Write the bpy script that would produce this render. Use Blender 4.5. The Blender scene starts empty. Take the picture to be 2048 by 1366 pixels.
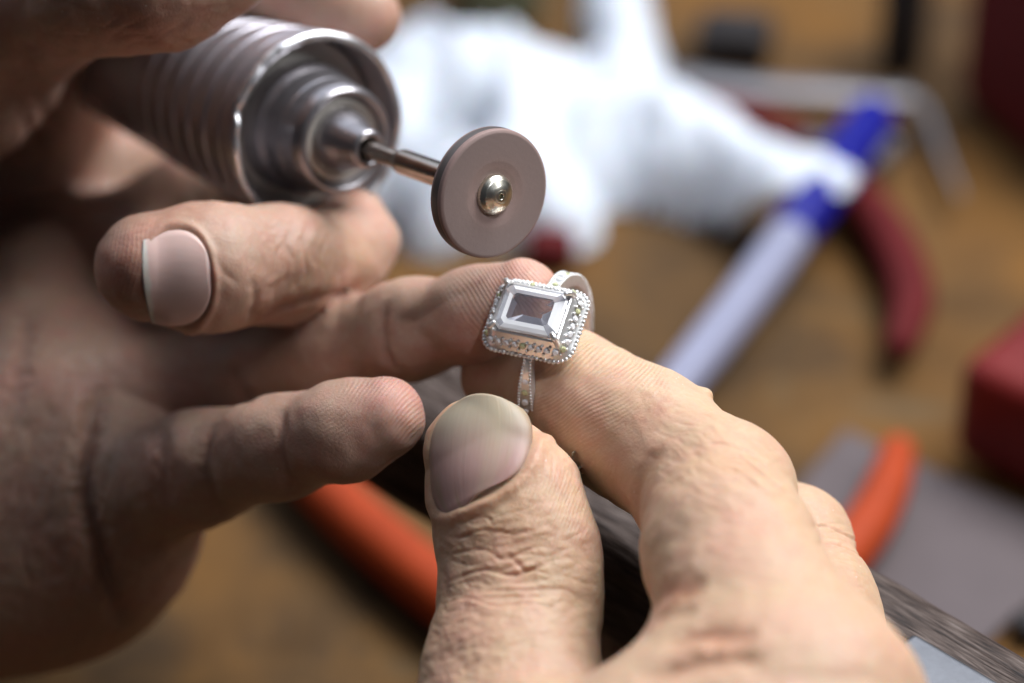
import bpy, math, numpy as np
from mathutils import Matrix, Vector

rng = np.random.default_rng(7)
sc = bpy.context.scene
C = sc.collection
F32 = np.float32

# ------------------------------------------------------------------ camera
MM = 0.001
D = 333.333                 # mm from lens to the plane of the ring
K = 2048 / 120.0            # photo pixels per mm on that plane
PITCH = math.radians(35)
O = np.array([0.0, 0.0, 0.100])           # the ring, 100 mm above the bench top
RX = np.array([1.0, 0, 0])
FW = np.array([0, math.cos(PITCH), -math.sin(PITCH)])
UP = np.array([0, math.sin(PITCH), math.cos(PITCH)])
EYE = O - FW * D * MM
cam_d = bpy.data.cameras.new('camera')
cam = bpy.data.objects.new('camera', cam_d)
C.objects.link(cam)
cam.matrix_world = Matrix(((RX[0], UP[0], -FW[0], EYE[0]), (RX[1], UP[1], -FW[1], EYE[1]),
                           (RX[2], UP[2], -FW[2], EYE[2]), (0, 0, 0, 1)))
cam_d.sensor_width = 36
cam_d.lens = 100
cam_d.clip_start = 0.005
cam_d.clip_end = 20
cam_d.dof.use_dof = True
cam_d.dof.focus_distance = (D - 3.0) * MM
cam_d.dof.aperture_fstop = 9.2
sc.camera = cam

# ------------------------------------------------------------------ light
sc.view_settings.view_transform = 'Standard'
sc.view_settings.look = 'None'
sc.view_settings.exposure = -0.12
sc.view_settings.gamma = 1.0
sc.cycles.use_denoising = True
sc.cycles.max_bounces = 14
sc.cycles.diffuse_bounces = 1
sc.cycles.transmission_bounces = 12
sc.cycles.caustics_refractive = True
world = bpy.data.worlds.new('World')
sc.world = world
world.use_nodes = True
bgn = world.node_tree.nodes['Background']
bgn.inputs[0].default_value = (0.62, 0.66, 0.8, 1)
bgn.inputs[1].default_value = 0.035


def area(name, direction, dist, size, power, col, size_y=None):
    d = bpy.data.lights.new(name, 'AREA')
    d.shape = 'RECTANGLE'
    d.size = size
    d.size_y = size_y or size
    d.energy = power
    d.color = col
    o = bpy.data.objects.new(name, d)
    C.objects.link(o)
    v = Vector(direction).normalized()
    o.location = Vector(O) + v * dist
    o.rotation_euler = v.to_track_quat('Z', 'Y').to_euler()
    return o




def seen(x, y, z):
    """a direction given as right / up / towards the viewer, turned into the world"""
    return tuple(x * RX + y * UP - z * FW)


area('window_light', seen(0.46, 0.85, 0.15), 0.60, 0.42, 6.9, (0.97, 0.98, 1.0), 0.36)
area('side_window_light', seen(0.78, 0.32, 0.48), 0.80, 0.11, 1.1, (0.95, 0.97, 1.0), 0.14)
area('skylight', seen(-0.25, 0.93, -0.16), 0.9, 1.5, 6.0, (0.78, 0.86, 1.0), 0.9)

# added spot that brightens the ring; no such lamp stands at the bench
sp = bpy.data.lights.new('ring_fill_spot', 'SPOT')
sp.energy = 8.0
sp.color = (0.86, 0.90, 1.0)
sp.spot_size = math.radians(4.2)
sp.spot_blend = 1.0
sp.shadow_soft_size = 0.02
so = bpy.data.objects.new('ring_fill_spot', sp)
C.objects.link(so)
sv = Vector(seen(0.30, 0.52, 0.80)).normalized()
so.location = Vector(O) + sv * 0.40 + Vector(seen(0.0025, 0.003, 0))
so.rotation_euler = sv.to_track_quat('Z', 'Y').to_euler()

# ------------------------------------------------------------------ space helpers (camera-aligned millimetres)


def P(px, py, dz=0.0):
    s = (D + dz) / D
    return np.array([(px - 1024) / K * s, -(py - 683) / K * s, -dz])


def to_world(p):
    p = np.asarray(p, dtype=np.float64)
    return O + (p[..., 0:1] * RX + p[..., 1:2] * UP - p[..., 2:3] * FW) * MM


def on_plane(px, py, z=0.0):
    """world point (m) where the sight line of a photo pixel meets the level at height z (m)"""
    q = to_world(P(px, py, 0))
    d = q - EYE
    return EYE + d * ((z - EYE[2]) / d[2])


def unit(v):
    v = np.asarray(v, dtype=np.float64)
    return v / np.linalg.norm(v)


# ------------------------------------------------------------------ noise
_perm = rng.permutation(256)
_perm = np.concatenate([_perm, _perm, _perm])
_grad = rng.normal(size=(256, 3))
_grad = (_grad / np.linalg.norm(_grad, axis=1, keepdims=True)).astype(F32)


def noise(p):
    p = np.asarray(p, dtype=F32)
    i = np.floor(p).astype(np.int64)
    f = (p - i).astype(F32)
    i &= 255
    u = f * f * f * (f * (f * 6 - 15) + 10)
    res = np.zeros(len(p), F32)
    for dx in (0, 1):
        wx = u[:, 0] if dx else 1 - u[:, 0]
        for dy in (0, 1):
            wy = u[:, 1] if dy else 1 - u[:, 1]
            for dz in (0, 1):
                wz = u[:, 2] if dz else 1 - u[:, 2]
                h = _perm[_perm[_perm[i[:, 0] + dx] + i[:, 1] + dy] + i[:, 2] + dz] & 255
                g = _grad[h]
                dot = g[:, 0] * (f[:, 0] - dx) + g[:, 1] * (f[:, 1] - dy) + g[:, 2] * (f[:, 2] - dz)
                res += wx * wy * wz * dot
    return res * 1.5


def fbm(p, octaves=3):
    r = 0
    a = 1.0
    for k in range(octaves):
        r = r + a * noise(p * (2 ** k) + 17.3 * k)
        a *= 0.5
    return r


def sstep(a, b, x):
    t = np.clip((x - a) / (b - a), 0, 1)
    return t * t * (3 - 2 * t)


# ------------------------------------------------------------------ object helpers
ORIG = {}


def thing(name, label, cat, loc, group=None):
    o = bpy.data.objects.new(name, None)
    o.empty_display_size = 0.005
    C.objects.link(o)
    o.location = loc
    ORIG[o.name] = np.array(loc, dtype=float)
    tag(o, label, cat, group)
    return o


def tag(o, label=None, cat=None, group=None, kind=None):
    if label:
        o['label'] = label
    if cat:
        o['category'] = cat
    if group:
        o['group'] = group
    if kind:
        o['kind'] = kind
    return o


def mesh_obj(name, verts, faces, mat, parent=None, smooth=True, world=False):
    """verts in camera millimetres (or world metres); the mesh is stored relative to its parent thing"""
    w = np.asarray(verts, dtype=np.float64)
    if not world:
        w = to_world(w)
    if parent is not None:
        org = ORIG[parent.name]
    else:
        org = np.array([w[:, 0].mean(), w[:, 1].mean(), w[:, 2].min()])
    me = bpy.data.meshes.new(name)
    w = w - org
    if isinstance(faces, np.ndarray):
        nf, k = faces.shape
        me.vertices.add(len(w))
        me.vertices.foreach_set('co', w.astype(F32).ravel())
        me.loops.add(nf * k)
        me.loops.foreach_set('vertex_index', faces.astype(np.int32).ravel())
        me.polygons.add(nf)
        me.polygons.foreach_set('loop_start', np.arange(0, nf * k, k, dtype=np.int32))
        me.update(calc_edges=True)
    else:
        me.from_pydata([tuple(v) for v in w], [], faces)
        me.update()
    me.polygons.foreach_set('use_smooth', np.full(len(me.polygons), smooth, dtype=bool))
    if mat:
        me.materials.append(mat)
    o = bpy.data.objects.new(name, me)
    C.objects.link(o)
    if parent is not None:
        o.parent = parent
        ORIG[o.name] = ORIG[parent.name]
    else:
        o.location = org
        ORIG[o.name] = org
    return o


def float_attr(o, name, arr):
    a = o.data.attributes.new(name, 'FLOAT', 'POINT')
    a.data.foreach_set('value', np.ascontiguousarray(arr, dtype=F32))


def color_attr(o, name, rgb):
    a = o.data.attributes.new(name, 'FLOAT_COLOR', 'POINT')
    c = np.ones((len(rgb), 4), F32)
    c[:, :3] = rgb
    a.data.foreach_set('color', c.ravel())


def auto_smooth(o, deg=35):
    me = o.data
    import bmesh
    bm = bmesh.new()
    bm.from_mesh(me)
    for e in bm.edges:
        if len(e.link_faces) == 2 and e.calc_face_angle(0) > math.radians(deg):
            e.smooth = False
    bm.to_mesh(me)
    bm.free()


def basis(axis):
    a = unit(axis)
    h = np.array([0, 1.0, 0]) if abs(a[1]) < 0.9 else np.array([1.0, 0, 0])
    e1 = unit(np.cross(h, a))
    e2 = np.cross(a, e1)
    return e1, e2, a


def lathe(profile, origin, axis, n=96, closed_ends=True):
    e1, e2, a = basis(axis)
    pr = np.array(profile, dtype=float)
    th = np.linspace(0, 2 * np.pi, n, endpoint=False)
    ring = np.cos(th)[:, None] * e1 + np.sin(th)[:, None] * e2
    v = (np.array(origin) + pr[:, 0][:, None, None] * a + pr[:, 1][:, None, None] * ring[None]).reshape(-1, 3)
    m = len(pr)
    i = np.arange(m - 1)[:, None] * n
    j = np.arange(n)[None]
    j2 = (j + 1) % n
    f = np.stack([i + j, i + j2, i + n + j2, i + n + j], -1).reshape(-1, 4)
    return v, f


def fine_profile(pts, rnd=0.12, seg=4):
    """round the corners of a lathe profile"""
    out = [pts[0]]
    for k in range(1, len(pts) - 1):
        p0, p1, p2 = (np.array(q, float) for q in pts[k - 1:k + 2])
        r = min(rnd, 0.45 * np.linalg.norm(p1 - p0), 0.45 * np.linalg.norm(p2 - p1))
        a = p1 + unit(p0 - p1) * r
        b = p1 + unit(p2 - p1) * r
        for t in np.linspace(0, 1, seg):
            out.append(tuple((1 - t) ** 2 * a + 2 * t * (1 - t) * p1 + t * t * b))
    out.append(pts[-1])
    return out


def catmull(pts, n=12):
    p = np.array(pts, dtype=float)
    p = np.vstack([2 * p[0] - p[1], p, 2 * p[-1] - p[-2]])
    out = []
    for i in range(1, len(p) - 2):
        for t in np.linspace(0, 1, n, endpoint=False):
            a, b, c, d = p[i - 1], p[i], p[i + 1], p[i + 2]
            out.append(0.5 * (2 * b + (c - a) * t + (2 * a - 5 * b + 4 * c - d) * t * t + (3 * b - a - 3 * c + d) * t ** 3))
    out.append(p[-2])
    return np.array(out)


def tube(pts, radii, n=24, up=(0, 0, 1), flat=1.0, smooth=12, round_end=True):
    """swept tube through points; the last column of the result of catmull is the radius"""
    q = catmull(np.hstack([np.array(pts, float), np.array(radii, float)[:, None]]), smooth)
    c, r = q[:, :3], np.maximum(q[:, 3], 1e-6)
    if round_end:
        t0 = unit(c[1] - c[0])
        t1 = unit(c[-1] - c[-2])
        hs = np.linspace(0.15, 1, 5)
        pre = [(c[0] - t0 * r[0] * math.cos(h * math.pi / 2), r[0] * math.sin(h * math.pi / 2)) for h in hs[:-1]]
        post = [(c[-1] + t1 * r[-1] * math.cos(h * math.pi / 2), r[-1] * math.sin(h * math.pi / 2)) for h in hs[::-1][1:]]
        c = np.vstack([[x[0] for x in pre], c, [x[0] for x in post]])
        r = np.concatenate([[x[1] for x in pre], r, [x[1] for x in post]])
    t = np.gradient(c, axis=0)
    t /= np.linalg.norm(t, axis=1, keepdims=True)
    upv = np.array(up, float)
    s = np.cross(t, upv)
    s /= np.linalg.norm(s, axis=1, keepdims=True)
    u = np.cross(s, t)
    th = np.linspace(0, 2 * np.pi, n, endpoint=False)
    v = (c[:, None] + r[:, None, None] * (np.cos(th)[None, :, None] * s[:, None] + flat * np.sin(th)[None, :, None] * u[:, None])).reshape(-1, 3)
    m = len(c)
    i = np.arange(m - 1)[:, None] * n
    j = np.arange(n)[None]
    j2 = (j + 1) % n
    f = [tuple(x) for x in np.stack([i + j, i + j2, i + n + j2, i + n + j], -1).reshape(-1, 4)]
    f.append(tuple(range(n))[::-1])
    f.append(tuple(range((m - 1) * n, m * n)))
    return v, f


def icosphere(sub=1):
    import bmesh
    bm = bmesh.new()
    bmesh.ops.create_icosphere(bm, subdivisions=sub, radius=1)
    v = np.array([x.co[:] for x in bm.verts])
    f = np.array([[x.index for x in g.verts] for g in bm.faces])
    bm.free()
    return v, f


def merge(parts):
    vs, fs, k = [], [], 0
    for v, f in parts:
        vs.append(v)
        fs += [tuple(int(i) + k for i in g) for g in f]
        k += len(v)
    return np.vstack(vs), fs


# ------------------------------------------------------------------ materials


class Mat:
    def __init__(self, name, base=(0.5, 0.5, 0.5), rough=0.5, metal=0.0, **kw):
        self.m = bpy.data.materials.new(name)
        self.m.use_nodes = True
        self.t = self.m.node_tree
        self.b = self.t.nodes['Principled BSDF']
        self.b.inputs['Base Color'].default_value = (*base, 1)
        self.b.inputs['Roughness'].default_value = rough
        self.b.inputs['Metallic'].default_value = metal
        for k, v in kw.items():
            self.b.inputs[k.replace('_', ' ')].default_value = v

    def n(self, kind, **props):
        x = self.t.nodes.new(kind)
        for k, v in props.items():
            setattr(x, k, v)
        return x

    def link(self, a, b):
        self.t.links.new(a, b)

    def coords(self, scale=(1, 1, 1), rot=(0, 0, 0)):
        tc = self.n('ShaderNodeTexCoord')
        mp = self.n('ShaderNodeMapping')
        mp.inputs['Scale'].default_value = scale
        mp.inputs['Rotation'].default_value = rot
        self.link(tc.outputs['Object'], mp.inputs['Vector'])
        return mp.outputs['Vector']

    def noise(self, vec, scale, detail=4, rough=0.55, distort=0.0):
        x = self.n('ShaderNodeTexNoise')
        x.inputs['Scale'].default_value = scale
        x.inputs['Detail'].default_value = detail
        x.inputs['Roughness'].default_value = rough
        x.inputs['Distortion'].default_value = distort
        self.link(vec, x.inputs['Vector'])
        return x.outputs['Fac']

    def ramp(self, fac, stops):
        x = self.n('ShaderNodeValToRGB')
        e = x.color_ramp.elements
        while len(e) < len(stops):
            e.new(0.5)
        for el, (pos, col) in zip(e, stops):
            el.position = pos
            el.color = (*col, 1) if len(col) == 3 else col
        self.link(fac, x.inputs['Fac'])
        return x.outputs['Color']

    def mix(self, fac, a, b, mode='MIX'):
        x = self.n('ShaderNodeMix', data_type='RGBA', blend_type=mode)
        for sock, val in ((x.inputs['Factor'], fac), (x.inputs[6], a), (x.inputs[7], b)):
            if hasattr(val, 'links') or isinstance(val, bpy.types.NodeSocket):
                self.link(val, sock)
            elif isinstance(val, (int, float)):
                sock.default_value = val
            else:
                sock.default_value = (*val, 1)
        return x.outputs[2]

    def math(self, op, a, b=0.0, c=None):
        x = self.n('ShaderNodeMath', operation=op)
        for i, val in enumerate((a, b, c)):
            if val is None:
                continue
            if isinstance(val, bpy.types.NodeSocket):
                self.link(val, x.inputs[i])
            else:
                x.inputs[i].default_value = val
        return x.outputs[0]

    def attr(self, name):
        x = self.n('ShaderNodeAttribute', attribute_name=name)
        return x

    def bump(self, height, dist=0.0002, strength=1.0, prev=None):
        x = self.n('ShaderNodeBump')
        x.inputs['Distance'].default_value = dist
        x.inputs['Strength'].default_value = strength
        self.link(height, x.inputs['Height'])
        if prev is not None:
            self.link(prev, x.inputs['Normal'])
        return x.outputs['Normal']

    def base(self, sock):
        self.link(sock, self.b.inputs['Base Color'])

    def set(self, name, sock):
        self.link(sock, self.b.inputs[name])


def skin_material():
    m = Mat('skin', rough=0.48)
    col = m.attr('tone').outputs['Color']
    v = m.coords()
    mott = m.noise(v, 420, 4, 0.6)
    c = m.mix(m.math('MULTIPLY', m.math('SUBTRACT', mott, 0.40), 1.1), col, (0.60, 0.29, 0.215))
    c = m.mix(m.math('MULTIPLY', m.math('MAXIMUM', m.math('SUBTRACT', m.noise(v, 160, 3, 0.6), 0.5), 0.0), 1.6), c, (0.64, 0.33, 0.25))
    c = m.mix(m.math('MULTIPLY', m.math('SUBTRACT', m.noise(v, 1500, 3, 0.6), 0.5), 0.7), c, (0.75, 0.62, 0.47))
    dust = m.n('ShaderNodeTexVoronoi', feature='F1')
    dust.inputs['Scale'].default_value = 620
    m.link(v, dust.inputs['Vector'])
    speck = m.math('MULTIPLY', m.math('LESS_THAN', dust.outputs['Distance'], 0.055), m.math('GREATER_THAN', m.noise(v, 90, 2), 0.56))
    c = m.mix(m.math('MULTIPLY', speck, 0.7), c, (0.85, 0.83, 0.78))
    m.base(c)
    vor = m.n('ShaderNodeTexVoronoi', feature='DISTANCE_TO_EDGE')
    vor.inputs['Scale'].default_value = 1500
    warp = m.n('ShaderNodeTexNoise')
    warp.inputs['Scale'].default_value = 900
    m.link(v, warp.inputs['Vector'])
    add = m.n('ShaderNodeVectorMath', operation='MULTIPLY_ADD')
    m.link(warp.outputs['Color'], add.inputs[0])
    add.inputs[1].default_value = (0.0012, 0.0012, 0.0012)
    m.link(v, add.inputs[2])
    m.link(add.outputs[0], vor.inputs['Vector'])
    cells = m.math('MINIMUM', m.math('MULTIPLY', vor.outputs['Distance'], 3.0), 0.6)
    grain = m.noise(v, 2600, 3, 0.6)
    h = m.math('ADD', m.math('MULTIPLY', cells, 0.2), m.math('MULTIPLY', grain, 0.6))
    nb = m.bump(h, 0.00011, 0.8)
    ph = m.attr('ridge').outputs['Fac']
    am = m.attr('ridge_amount').outputs['Fac']
    wav = m.math('MULTIPLY', m.math('SINE', ph), am)
    nb = m.bump(wav, 0.00006, 0.45, nb)
    m.link(nb, m.b.inputs['Normal'])
    m.set('Roughness', m.math('ADD', 0.36, m.math('MULTIPLY', grain, 0.28)))
    b = m.b
    b.inputs['Subsurface Weight'].default_value = 0.55
    b.inputs['Subsurface Radius'].default_value = (1.0, 0.42, 0.22)
    b.inputs['Subsurface Scale'].default_value = 0.0016
    b.inputs['Specular IOR Level'].default_value = 0.42
    return m.m


def nail_material():
    m = Mat('nail', rough=0.44)
    col = m.attr('tone').outputs['Color']
    v = m.attr('ridge').outputs['Vector']
    m.base(col)
    st = m.n('ShaderNodeTexNoise')
    st.inputs['Scale'].default_value = 1.0
    st.inputs['Detail'].default_value = 2
    m.link(m.attr('lines').outputs['Vector'], st.inputs['Vector'])
    m.link(m.bump(st.outputs['Fac'], 0.00010, 0.35), m.b.inputs['Normal'])
    b = m.b
    b.inputs['Subsurface Weight'].default_value = 0.35
    b.inputs['Subsurface Radius'].default_value = (1.0, 0.5, 0.35)
    b.inputs['Subsurface Scale'].default_value = 0.001
    b.inputs['Specular IOR Level'].default_value = 0.36
    return m.m


SKIN = skin_material()
NAIL = nail_material()


def steel(name, base, rough, scratch=900, amount=0.25, stretch=(1, 1, 1)):
    m = Mat(name, base, rough, 1.0)
    v = m.coords(stretch)
    nz = m.noise(v, scratch, 5, 0.65)
    m.set('Roughness', m.math('ADD', rough - amount * 0.5, m.math('MULTIPLY', nz, amount)))
    m.base(m.mix(m.noise(v, scratch * 0.2, 4), tuple(c * 0.72 for c in base), tuple(min(1, c * 1.12) for c in base)))
    m.link(m.bump(nz, 0.00003, 0.5), m.b.inputs['Normal'])
    return m.m


M_SLEEVE = steel('sleeve_steel', (0.68, 0.66, 0.72), 0.32, 700, 0.2)
M_RIM = steel('rim_steel', (0.88, 0.88, 0.95), 0.3, 900, 0.2)
M_CHUCK = steel('chuck_steel', (0.42, 0.40, 0.42), 0.30, 900, 0.12)
M_PLATE = steel('plate_steel', (0.62, 0.59, 0.54), 0.5, 700, 0.15)
M_SHAFT = steel('shaft_steel', (0.46, 0.41, 0.36), 0.24, 1500, 0.15)
for mm_, mv_ in ((M_SLEEVE, 0.78), (M_CHUCK, 0.85), (M_PLATE, 0.55), (M_RIM, 0.85)):
    mm_.node_tree.nodes['Principled BSDF'].inputs['Metallic'].default_value = mv_
M_SCREW = steel('screw_brass', (0.80, 0.77, 0.66), 0.3, 1500, 0.15)
M_SILVER = steel('ring_silver', (0.95, 0.93, 0.89), 0.30, 2500, 0.14)
M_SILVER.node_tree.nodes['Principled BSDF'].inputs['Metallic'].default_value = 0.72
M_TOOLSTEEL = steel('tool_steel', (0.26, 0.255, 0.27), 0.5, 200, 0.2)
M_PINPLATE = steel('pin_plate_steel', (0.16, 0.165, 0.18), 0.5, 1200, 0.3)

m = Mat('abrasive_rubber', (0.2, 0.15, 0.135), 0.6)
v = m.coords()
nz = m.noise(v, 2200, 4, 0.7)
wear = m.ramp(m.attr('radius').outputs['Fac'], [(0.0, (0.30, 0.235, 0.215)), (0.42, (0.36, 0.245, 0.215)), (0.60, (0.29, 0.215, 0.195)), (0.93, (0.265, 0.20, 0.185)), (0.985, (0.34, 0.215, 0.19))])
sm = m.noise(v, 420, 4, 0.65, 0.8)
m.base(m.mix(m.math('MULTIPLY', m.math('ADD', nz, m.math('MULTIPLY', sm, 0.9)), 0.45), wear, (0.21, 0.155, 0.14)))
m.link(m.bump(nz, 0.00005, 0.5), m.b.inputs['Normal'])
M_DISC = m.m
m = Mat('abrasive_edge', (0.09, 0.075, 0.07), 0.42)
M_DISCEDGE = m.m

m = Mat('clear_gem', (0.86, 0.87, 1.0), 0.0)
m.b.inputs['Transmission Weight'].default_value = 0.94
m.b.inputs['IOR'].default_value = 1.5
M_GEM = m.m
m = Mat('gem_half_glint', (0.93, 0.93, 1.0), 0.02)  # half whitened clear stone, a weaker painted-in reflection
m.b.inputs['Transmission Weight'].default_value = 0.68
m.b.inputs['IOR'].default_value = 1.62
M_HALF_GLINT = m.m
m = Mat('gem_painted_glint', (0.99, 0.99, 1.0), 0.015)  # clear stone whitened to paint in its internal reflections
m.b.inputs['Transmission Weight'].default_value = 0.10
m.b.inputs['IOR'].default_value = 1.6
M_PAINTED_GLINT = m.m
m = Mat('pale_green_gem', (0.80, 0.82, 0.48), 0.05)
m.b.inputs['Transmission Weight'].default_value = 0.3
m.b.inputs['IOR'].default_value = 1.7
M_MELEE = m.m

m = Mat('bench_wood', rough=0.75, Specular_IOR_Level=0.12)
v = m.coords((1, 1, 1))
vg = m.coords((1.0, 0.12, 1), (0, 0, 0.9))
big = m.noise(v, 34, 4, 0.6, 0.4)
c = m.ramp(big, [(0.30, (0.050, 0.027, 0.012)), (0.47, (0.118, 0.067, 0.030)), (0.58, (0.17, 0.088, 0.030)), (0.72, (0.145, 0.102, 0.056))])
st = m.noise(m.coords((1, 1, 1), (0, 0, 0.3)), 62, 3, 0.6, 0.6)
c = m.mix(m.ramp(st, [(0.52, (0, 0, 0)), (0.66, (0.75, 0.75, 0.75))]), c, (0.060, 0.040, 0.026))
c = m.mix(m.ramp(m.noise(v, 21, 2, 0.5), [(0.5, (0, 0, 0)), (0.7, (0.8, 0.8, 0.8))]), c, (0.27, 0.12, 0.026))
gr = m.noise(vg, 700, 4, 0.6)
c = m.mix(m.math('MULTIPLY', gr, 0.5), c, (0.08, 0.045, 0.018))
m.base(c)
m.link(m.bump(gr, 0.0006, 0.6), m.b.inputs['Normal'])
M_BENCH = m.m

m = Mat('dark_pin_wood', rough=0.5, Specular_IOR_Level=0.25)
fib = m.attr('grain').outputs['Vector']
gn = m.n('ShaderNodeTexNoise')
gn.inputs['Scale'].default_value = 1.0
gn.inputs['Detail'].default_value = 5
m.link(fib, gn.inputs['Vector'])
c = m.ramp(gn.outputs['Fac'], [(0.34, (0.016, 0.010, 0.008)), (0.48, (0.060, 0.040, 0.032)), (0.62, (0.125, 0.095, 0.082)), (0.75, (0.19, 0.155, 0.14))])
m.base(c)
m.link(m.bump(gn.outputs['Fac'], 0.0004, 0.7), m.b.inputs['Normal'])
m.set('Roughness', m.math('ADD', 0.42, m.math('MULTIPLY', gn.outputs['Fac'], 0.3)))
M_PIN = m.m


def plastic(name, base, rough=0.4, var=0.25, scale=120):
    m = Mat(name, base, rough, Specular_IOR_Level=0.22)
    nz = m.noise(m.coords(), scale, 4, 0.6)
    m.base(m.mix(nz, tuple(c * (1 - var) for c in base), tuple(min(1, c * (1 + var)) for c in base)))
    m.link(m.bump(m.noise(m.coords(), 900, 3), 0.0001, 0.4), m.b.inputs['Normal'])
    return m.m


M_ORANGE = plastic('orange_grip', (0.40, 0.052, 0.011), 0.6, 0.3)
M_RED = plastic('red_grip', (0.11, 0.008, 0.009), 0.75)
M_REDBOX = plastic('red_lacquer', (0.17, 0.014, 0.012), 0.4, 0.4, 60)
M_BLUE = plastic('blue_plastic', (0.010, 0.012, 0.23), 0.35)
M_PALE = plastic('pale_plastic', (0.30, 0.31, 0.43), 0.3, 0.2)
M_DARK = plastic('dark_scrap', (0.028, 0.024, 0.024), 0.5)
M_GREY = plastic('mauve_grey_sheet', (0.125, 0.10, 0.102), 0.6, 0.15)
M_OLIVE = plastic('olive_scrap', (0.12, 0.12, 0.07), 0.5)
m = Mat('white_cotton', (0.70, 0.75, 0.83), 0.9)
wv = m.noise(m.coords(), 1500, 3)
m.link(m.bump(wv, 0.0003, 0.5), m.b.inputs['Normal'])
m.b.inputs['Subsurface Weight'].default_value = 0.2
m.b.inputs['Subsurface Scale'].default_value = 0.002
M_CLOTH = m.m

# ================================================================== the bench and what lies on it


def slab(x0, x1, y0, y1, z0, z1, bev=0.003, n=4):
    import bmesh
    bm = bmesh.new()
    bmesh.ops.create_cube(bm, size=1)
    for q in bm.verts:
        q.co = Vector((x0 + (q.co.x + .5) * (x1 - x0), y0 + (q.co.y + .5) * (y1 - y0), z0 + (q.co.z + .5) * (z1 - z0)))
    bmesh.ops.bevel(bm, geom=bm.edges[:], offset=bev, segments=n, profile=0.6, affect='EDGES')
    v = np.array([q.co[:] for q in bm.verts])
    f = [tuple(q.index for q in g.verts) for g in bm.faces]
    bm.free()
    return v, f


def oriented_box(corner_world, u, w, h, size, bev=0.001, n=3):
    """box with one bottom corner at corner_world, edges along unit vectors u, w, h"""
    v, f = slab(0, size[0], 0, size[1], 0, size[2], bev, n)
    return np.array(corner_world) + v[:, :1] * np.array(u) + v[:, 1:2] * np.array(w) + v[:, 2:3] * np.array(h), f


v, f = slab(-0.45, 0.55, -0.16, 0.62, -0.03, 0.0)
bench = mesh_obj('workbench', v, f, M_BENCH, world=True)
tag(bench, 'scuffed brown wooden workbench top under all the tools', 'workbench')

# ---- dark worn wooden bench pin, running diagonally under the hands
PZ = 0.070
pa = on_plane(1750, 1112, PZ)
pb = on_plane(2048, 1282, PZ)
pu = unit(pb - pa)
pu[2] = 0
pu = unit(pu)
pw = np.array([pu[1], -pu[0], 0])       # towards the photographer
start = pa - pu * 0.135
L, WD, TH = 0.33, 0.021, 0.018


def rounded_section(w, t, r, n=10):
    pts = []
    for cx, cz, a0 in ((w - r, -r, 90), (w - r, -t + r, 0), (r, -t + r, -90), (r, -r, -180)):
        for a in np.linspace(a0, a0 - 90, n):
            pts.append((cx + r * math.cos(math.radians(a)), cz + r * math.sin(math.radians(a))))
    return np.array(pts)


sec = rounded_section(WD, TH, 0.0042, 14)
dense = []
for i in range(len(sec)):
    a, b = sec[i], sec[(i + 1) % len(sec)]
    k = max(1, int(np.linalg.norm(b - a) / 0.0006))
    for t in range(k):
        dense.append(a + (b - a) * t / k)
sec = np.array(dense)
ns, nl = len(sec), 420
ss = np.linspace(0, L, nl)
V = start + ss[:, None, None] * pu + sec[None, :, 0, None] * pw + sec[None, :, 1, None] * np.array([0, 0, 1.0])
V = V.reshape(-1, 3)
sl = np.repeat(ss, ns)
sx = np.tile(sec[:, 0], nl)
sz = np.tile(sec[:, 1], nl)
loc = np.stack([sl * 60, sx * 900, sz * 900], 1)
g1 = fbm(loc, 3)
g2 = noise(np.stack([sl * 25, sx * 350, sz * 350], 1) + 9)
crack = -np.exp(-(noise(np.stack([sl * 14, sx * 260, sz * 260], 1) + 31) / 0.035) ** 2)
crack *= sstep(0.0, 0.25, noise(np.stack([sl * 40, sx * 120, sz * 120], 1) + 3))
dispp = g1 * 0.00022 + g2 * 0.0004 + crack * 0.0007
cen = start + sl[:, None] * pu + pw * WD / 2 - np.array([0, 0, TH / 2])
dirv = V - cen
dirv /= np.linalg.norm(dirv, axis=1, keepdims=True)
V = V + dirv * dispp[:, None]
i = np.arange(nl - 1)[:, None] * ns
j = np.arange(ns)[None]
j2 = (j + 1) % ns
F = np.stack([i + j, i + ns + j, i + ns + j2, i + j2], -1).reshape(-1, 4)
pin = thing('bench_pin', 'dark worn wooden bench pin running diagonally under the two hands', 'bench pin', tuple(start - np.array([0, 0, TH])))
o = mesh_obj('wooden_bar', V, F, M_PIN, pin, world=True)
gv = np.stack([sl * 190, sx * 2400, sz * 2400], 1).astype(F32)
a = o.data.attributes.new('grain', 'FLOAT_VECTOR', 'POINT')
a.data.foreach_set('vector', gv.ravel())
# steel plate let into the near side of the pin
v, f = oriented_box(on_plane(1826, 1278, PZ) - np.array([0, 0, 0.0012]), pu, pw, (0, 0, 1), (0.12, 0.016, 0.0024), 0.0009, 4)
o = mesh_obj('steel_plate', v, f, M_PINPLATE, pin, world=True)
# post that carries the pin, beyond the right edge of the picture
v, f = oriented_box(start + pu * (L - 0.05) + pw * 0.002 - np.array([0, 0, TH + PZ - TH - 0.0]), pu, pw, (0, 0, 1), (0.04, 0.013, PZ - TH + 0.0015), 0.001, 2)
o = mesh_obj('post', v, f, M_PIN, pin, world=True)
a = o.data.attributes.new('grain', 'FLOAT_VECTOR', 'POINT')
a.data.foreach_set('vector', (v * 700).astype(F32).ravel())


def bench_tube(px, rad_px, z, mat, name, parent, n=24, flat=1.0):
    """tube lying above the bench; centre line given by photo pixels met at height z (m)"""
    zz = z if hasattr(z, '__len__') else [z] * len(px)
    pts, rr = [], []
    for (x, y), r, h in zip(px, rad_px, zz):
        w = on_plane(x, y, h)
        d = np.dot(w - EYE, FW) * 1000 / D
        pts.append(w)
        rr.append(r / K * d * MM)
    v, f = tube(pts, rr, n, (0, 0, 1), flat)
    return mesh_obj(name, v, f, mat, parent, world=True)


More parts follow.
